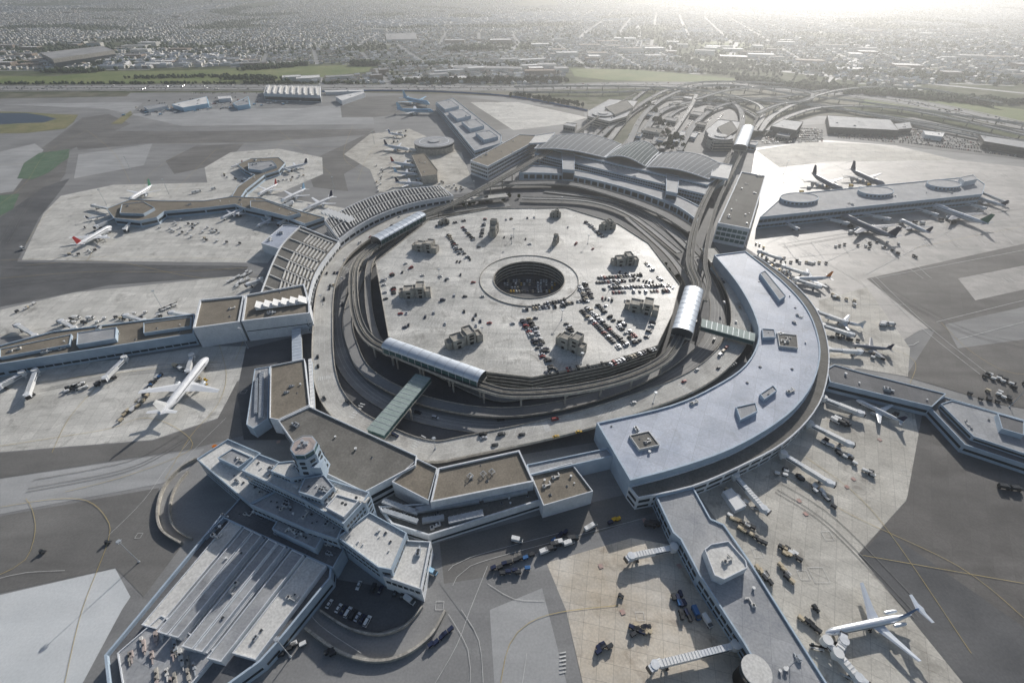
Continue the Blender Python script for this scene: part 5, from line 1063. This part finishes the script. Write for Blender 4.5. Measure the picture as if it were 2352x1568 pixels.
for px in ([(1370,40),(1345,70),(1320,112)],[(1262,118),(1240,180)],[(0,115),(120,100),(330,95),(560,110)],[(330,95),(420,60),(500,30)],[(1180,200),(1250,175),(1262,118),(1275,90)],[(800,120),(900,60),(960,40)],[(700,95),(1260,120),(1560,130)],[(1560,130),(1800,165),(2100,190),(2352,215)],[(1460,50),(1470,90),(1455,125)],[(1700,70),(1680,130)],[(0,60),(200,70),(600,45)],[(2000,90),(1960,150),(1900,190)],[(1100,30),(1060,70)],[(560,110),(640,80),(700,40)],[(1120,160),(1180,110),(1210,60)],[(1500,155),(1540,110),(1560,70)]):
    ribbon(sb,smooth(PX(px,0),40),24,z=.5)
struct('street',sb,['asphl'],'pale suburban avenues','road')
def treemesh(seed,dark):
    rr=random.Random(seed); b=MB(); b.cyl(0,0,0,5,.45,.25,n=6,mi=0)
    for k in range(3):
        a=rr.uniform(0,6.28); b.beam((0,0,3.5),(1.8*cos(a),1.8*sin(a),6.5),.22,.22,0)
    for k in range(150):
        a=rr.uniform(0,6.28); t=rr.uniform(-1,1); q=rr.uniform(.55,1)**.5; ra=3.6*(1-t*t)**.5*q*(1+.3*sin(3*a+seed)); x=ra*cos(a);y=ra*sin(a);z=6.5+3.8*t*q
        s=rr.uniform(.7,1.3); n=Vector((rr.uniform(-1,1),rr.uniform(-1,1),rr.uniform(-.2,1))).normalized(); u=n.orthogonal().normalized()*s; w=n.cross(u).normalized()*s
        p=Vector((x,y,z)); b.add([p-u-w,p+u-w,p+u*.6+w,p-u*.8+w*.7],[(0,1,2,3)],1+(k%2))
    return b.mesh('tree',['bark','leaf','leaf2'] if not dark else ['bark','leaf2','leaf2'])
tms=[treemesh(i,i%2) for i in range(5)]
def belt(px0,px1,n,spread,s=(.9,1.8)):
    a=G(*px0);c=G(*px1)
    for i in range(n):
        p=a.lerp(c,rng.random()); TP.append((p.x+rng.uniform(-spread,spread),p.y+rng.uniform(-spread,spread),0,rng.uniform(*s)))
belt((560,160),(700,150),140,30);belt((820,150),(860,150),60,22,(1.5,2.6));belt((0,193),(840,192),260,12,(.6,1.1));belt((900,190),(1300,188),260,26);belt((1700,185),(1850,205),110,26,(1.2,2.4));belt((1850,200),(2300,240),240,28,(1.2,2.2));belt((1050,118),(1100,112),100,70,(1.5,3));belt((520,180),(700,185),90,22);belt((120,165),(240,165),80,30);belt((1560,140),(1700,160),120,60);belt((1480,240),(1560,345),40,14,(.7,1.2));belt((1180,222),(1330,245),60,14,(.7,1.2));belt((1560,320),(1520,350),14,10,(.7,1.1))
belt((300,180),(520,176),120,20,(.6,1.3));belt((0,150),(400,140),260,60,(1,2));belt((880,150),(1300,150),160,40,(.9,1.8));belt((1300,150),(1700,172),140,18,(.8,1.5));belt((1950,215),(2352,238),160,16,(1,2));belt((0,120),(900,120),250,130,(1,2));belt((1700,150),(2352,190),250,90,(1,2.2));belt((1500,215),(1700,205),40,10,(.7,1.1));belt((1600,235),(1700,245),30,12,(.6,1));belt((1300,80),(2300,110),300,200,(1.2,2.6))
belt((1060,472),(1200,455),12,6,(.5,.8));belt((1500,590),(1560,640),10,3,(.35,.5))
TP=[t for t in TP if inview(t[:3])]; TP.sort(key=lambda t:hypot(t[0],t[1]))
for i,t in enumerate(TP[:300]):
    o=link('tree',tms[i%5],None,t[:3],rng.uniform(0,6),t[3]); top(o,'dark green leafy tree beside the freeway verge','tree','trees beyond the airfield')
sb=MB()
g=(1+5**.5)/2
iv=[Vector(p).normalized() for p in [(-1,g,0),(1,g,0),(-1,-g,0),(1,-g,0),(0,-1,g),(0,1,g),(0,-1,-g),(0,1,-g),(g,0,-1),(g,0,1),(-g,0,-1),(-g,0,1)]]
iff=[(0,11,5),(0,5,1),(0,1,7),(0,7,10),(0,10,11),(1,5,9),(5,11,4),(11,10,2),(10,7,6),(7,1,8),(3,9,4),(3,4,2),(3,2,6),(3,6,8),(3,8,9),(4,9,5),(2,4,11),(6,2,10),(8,6,7),(9,8,1)]
for t in TP[300:40000]:
    for j in range(2 if t[1]<2600 else 1):
        s=t[3]*4.0*(1 if j==0 else .7); ox=rng.uniform(-3,3)*j*t[3];oy=rng.uniform(-3,3)*j*t[3]
        sb.add([(t[0]+ox+p.x*s*rng.uniform(.7,1.25),t[1]+oy+p.y*s*rng.uniform(.7,1.25),t[2]+s*.9+p.z*s*rng.uniform(.8,1.2)) for p in iv],iff,rng.choice([0,1]))
o=link('distant_woodland',sb.mesh('distant_woodland',['leaf','leaf2'])); o['kind']='stuff'; top(o,'distant tree canopy scattered through the suburb','trees')
struct('white_markings',mk['w'],['mkw'],'white painted pavement markings','marking');struct('yellow_markings',mk['y'],['mky'],'yellow taxi lines','marking');struct('red_markings',mk['r'],['mkr'],'red painted squares','marking');struct('tyre_marks',mk['t'],['tyre'],'dark worn tyre trails on the pavement','marking')
# ---------------- haze
b=MB(); b.box(0,6500,-5,30000,16500,520); hz=b.mesh('haze',['white']); hm=bpy.data.materials.new('haze_volume'); hm.use_nodes=True; nt=hm.node_tree; nt.nodes.clear()
o_=nt.nodes.new('ShaderNodeOutputMaterial'); vs_=nt.nodes.new('ShaderNodeVolumeScatter'); vs_.inputs['Density'].default_value=.00017; vs_.inputs['Anisotropy'].default_value=.72; vs_.inputs['Color'].default_value=(.97,.985,1,1)
nt.links.new(vs_.outputs[0],o_.inputs['Volume']); hz.materials.clear(); hz.materials.append(hm)
o=link('haze',hz); o['kind']='structure'; o['label']='thin sunlit haze over the plain'; o['category']='sky'
# ---------------- light + camera
az=radians(24.8); el=radians(25)
S=Vector((sin(az)*cos(el),cos(az)*cos(el),sin(el)))
sun=bpy.data.lights.new('sun','SUN'); sun.energy=5.0; sun.angle=radians(.5); sun.color=(1,.96,.90)
so=link('sun',sun); so.rotation_euler=S.to_track_quat('Z','Y').to_euler()
w=bpy.data.worlds.new('World'); SC.world=w; w.use_nodes=True; nt=w.node_tree; bg=nt.nodes['Background']
sk=nt.nodes.new('ShaderNodeTexSky'); sk.sky_type='NISHITA'; sk.sun_disc=False; sk.sun_elevation=el; sk.sun_rotation=az; nt.links.new(sk.outputs[0],bg.inputs[0]); bg.inputs[1].default_value=.082
cam=bpy.data.cameras.new('camera'); cam.sensor_width=36; cam.lens=FX/2352*36; cam.clip_start=1; cam.clip_end=40000
co=link('camera',cam,None,(0,0,CH)); co.rotation_euler=(radians(90)-PT,0,0); SC.camera=co
SC.view_settings.view_transform='Standard'
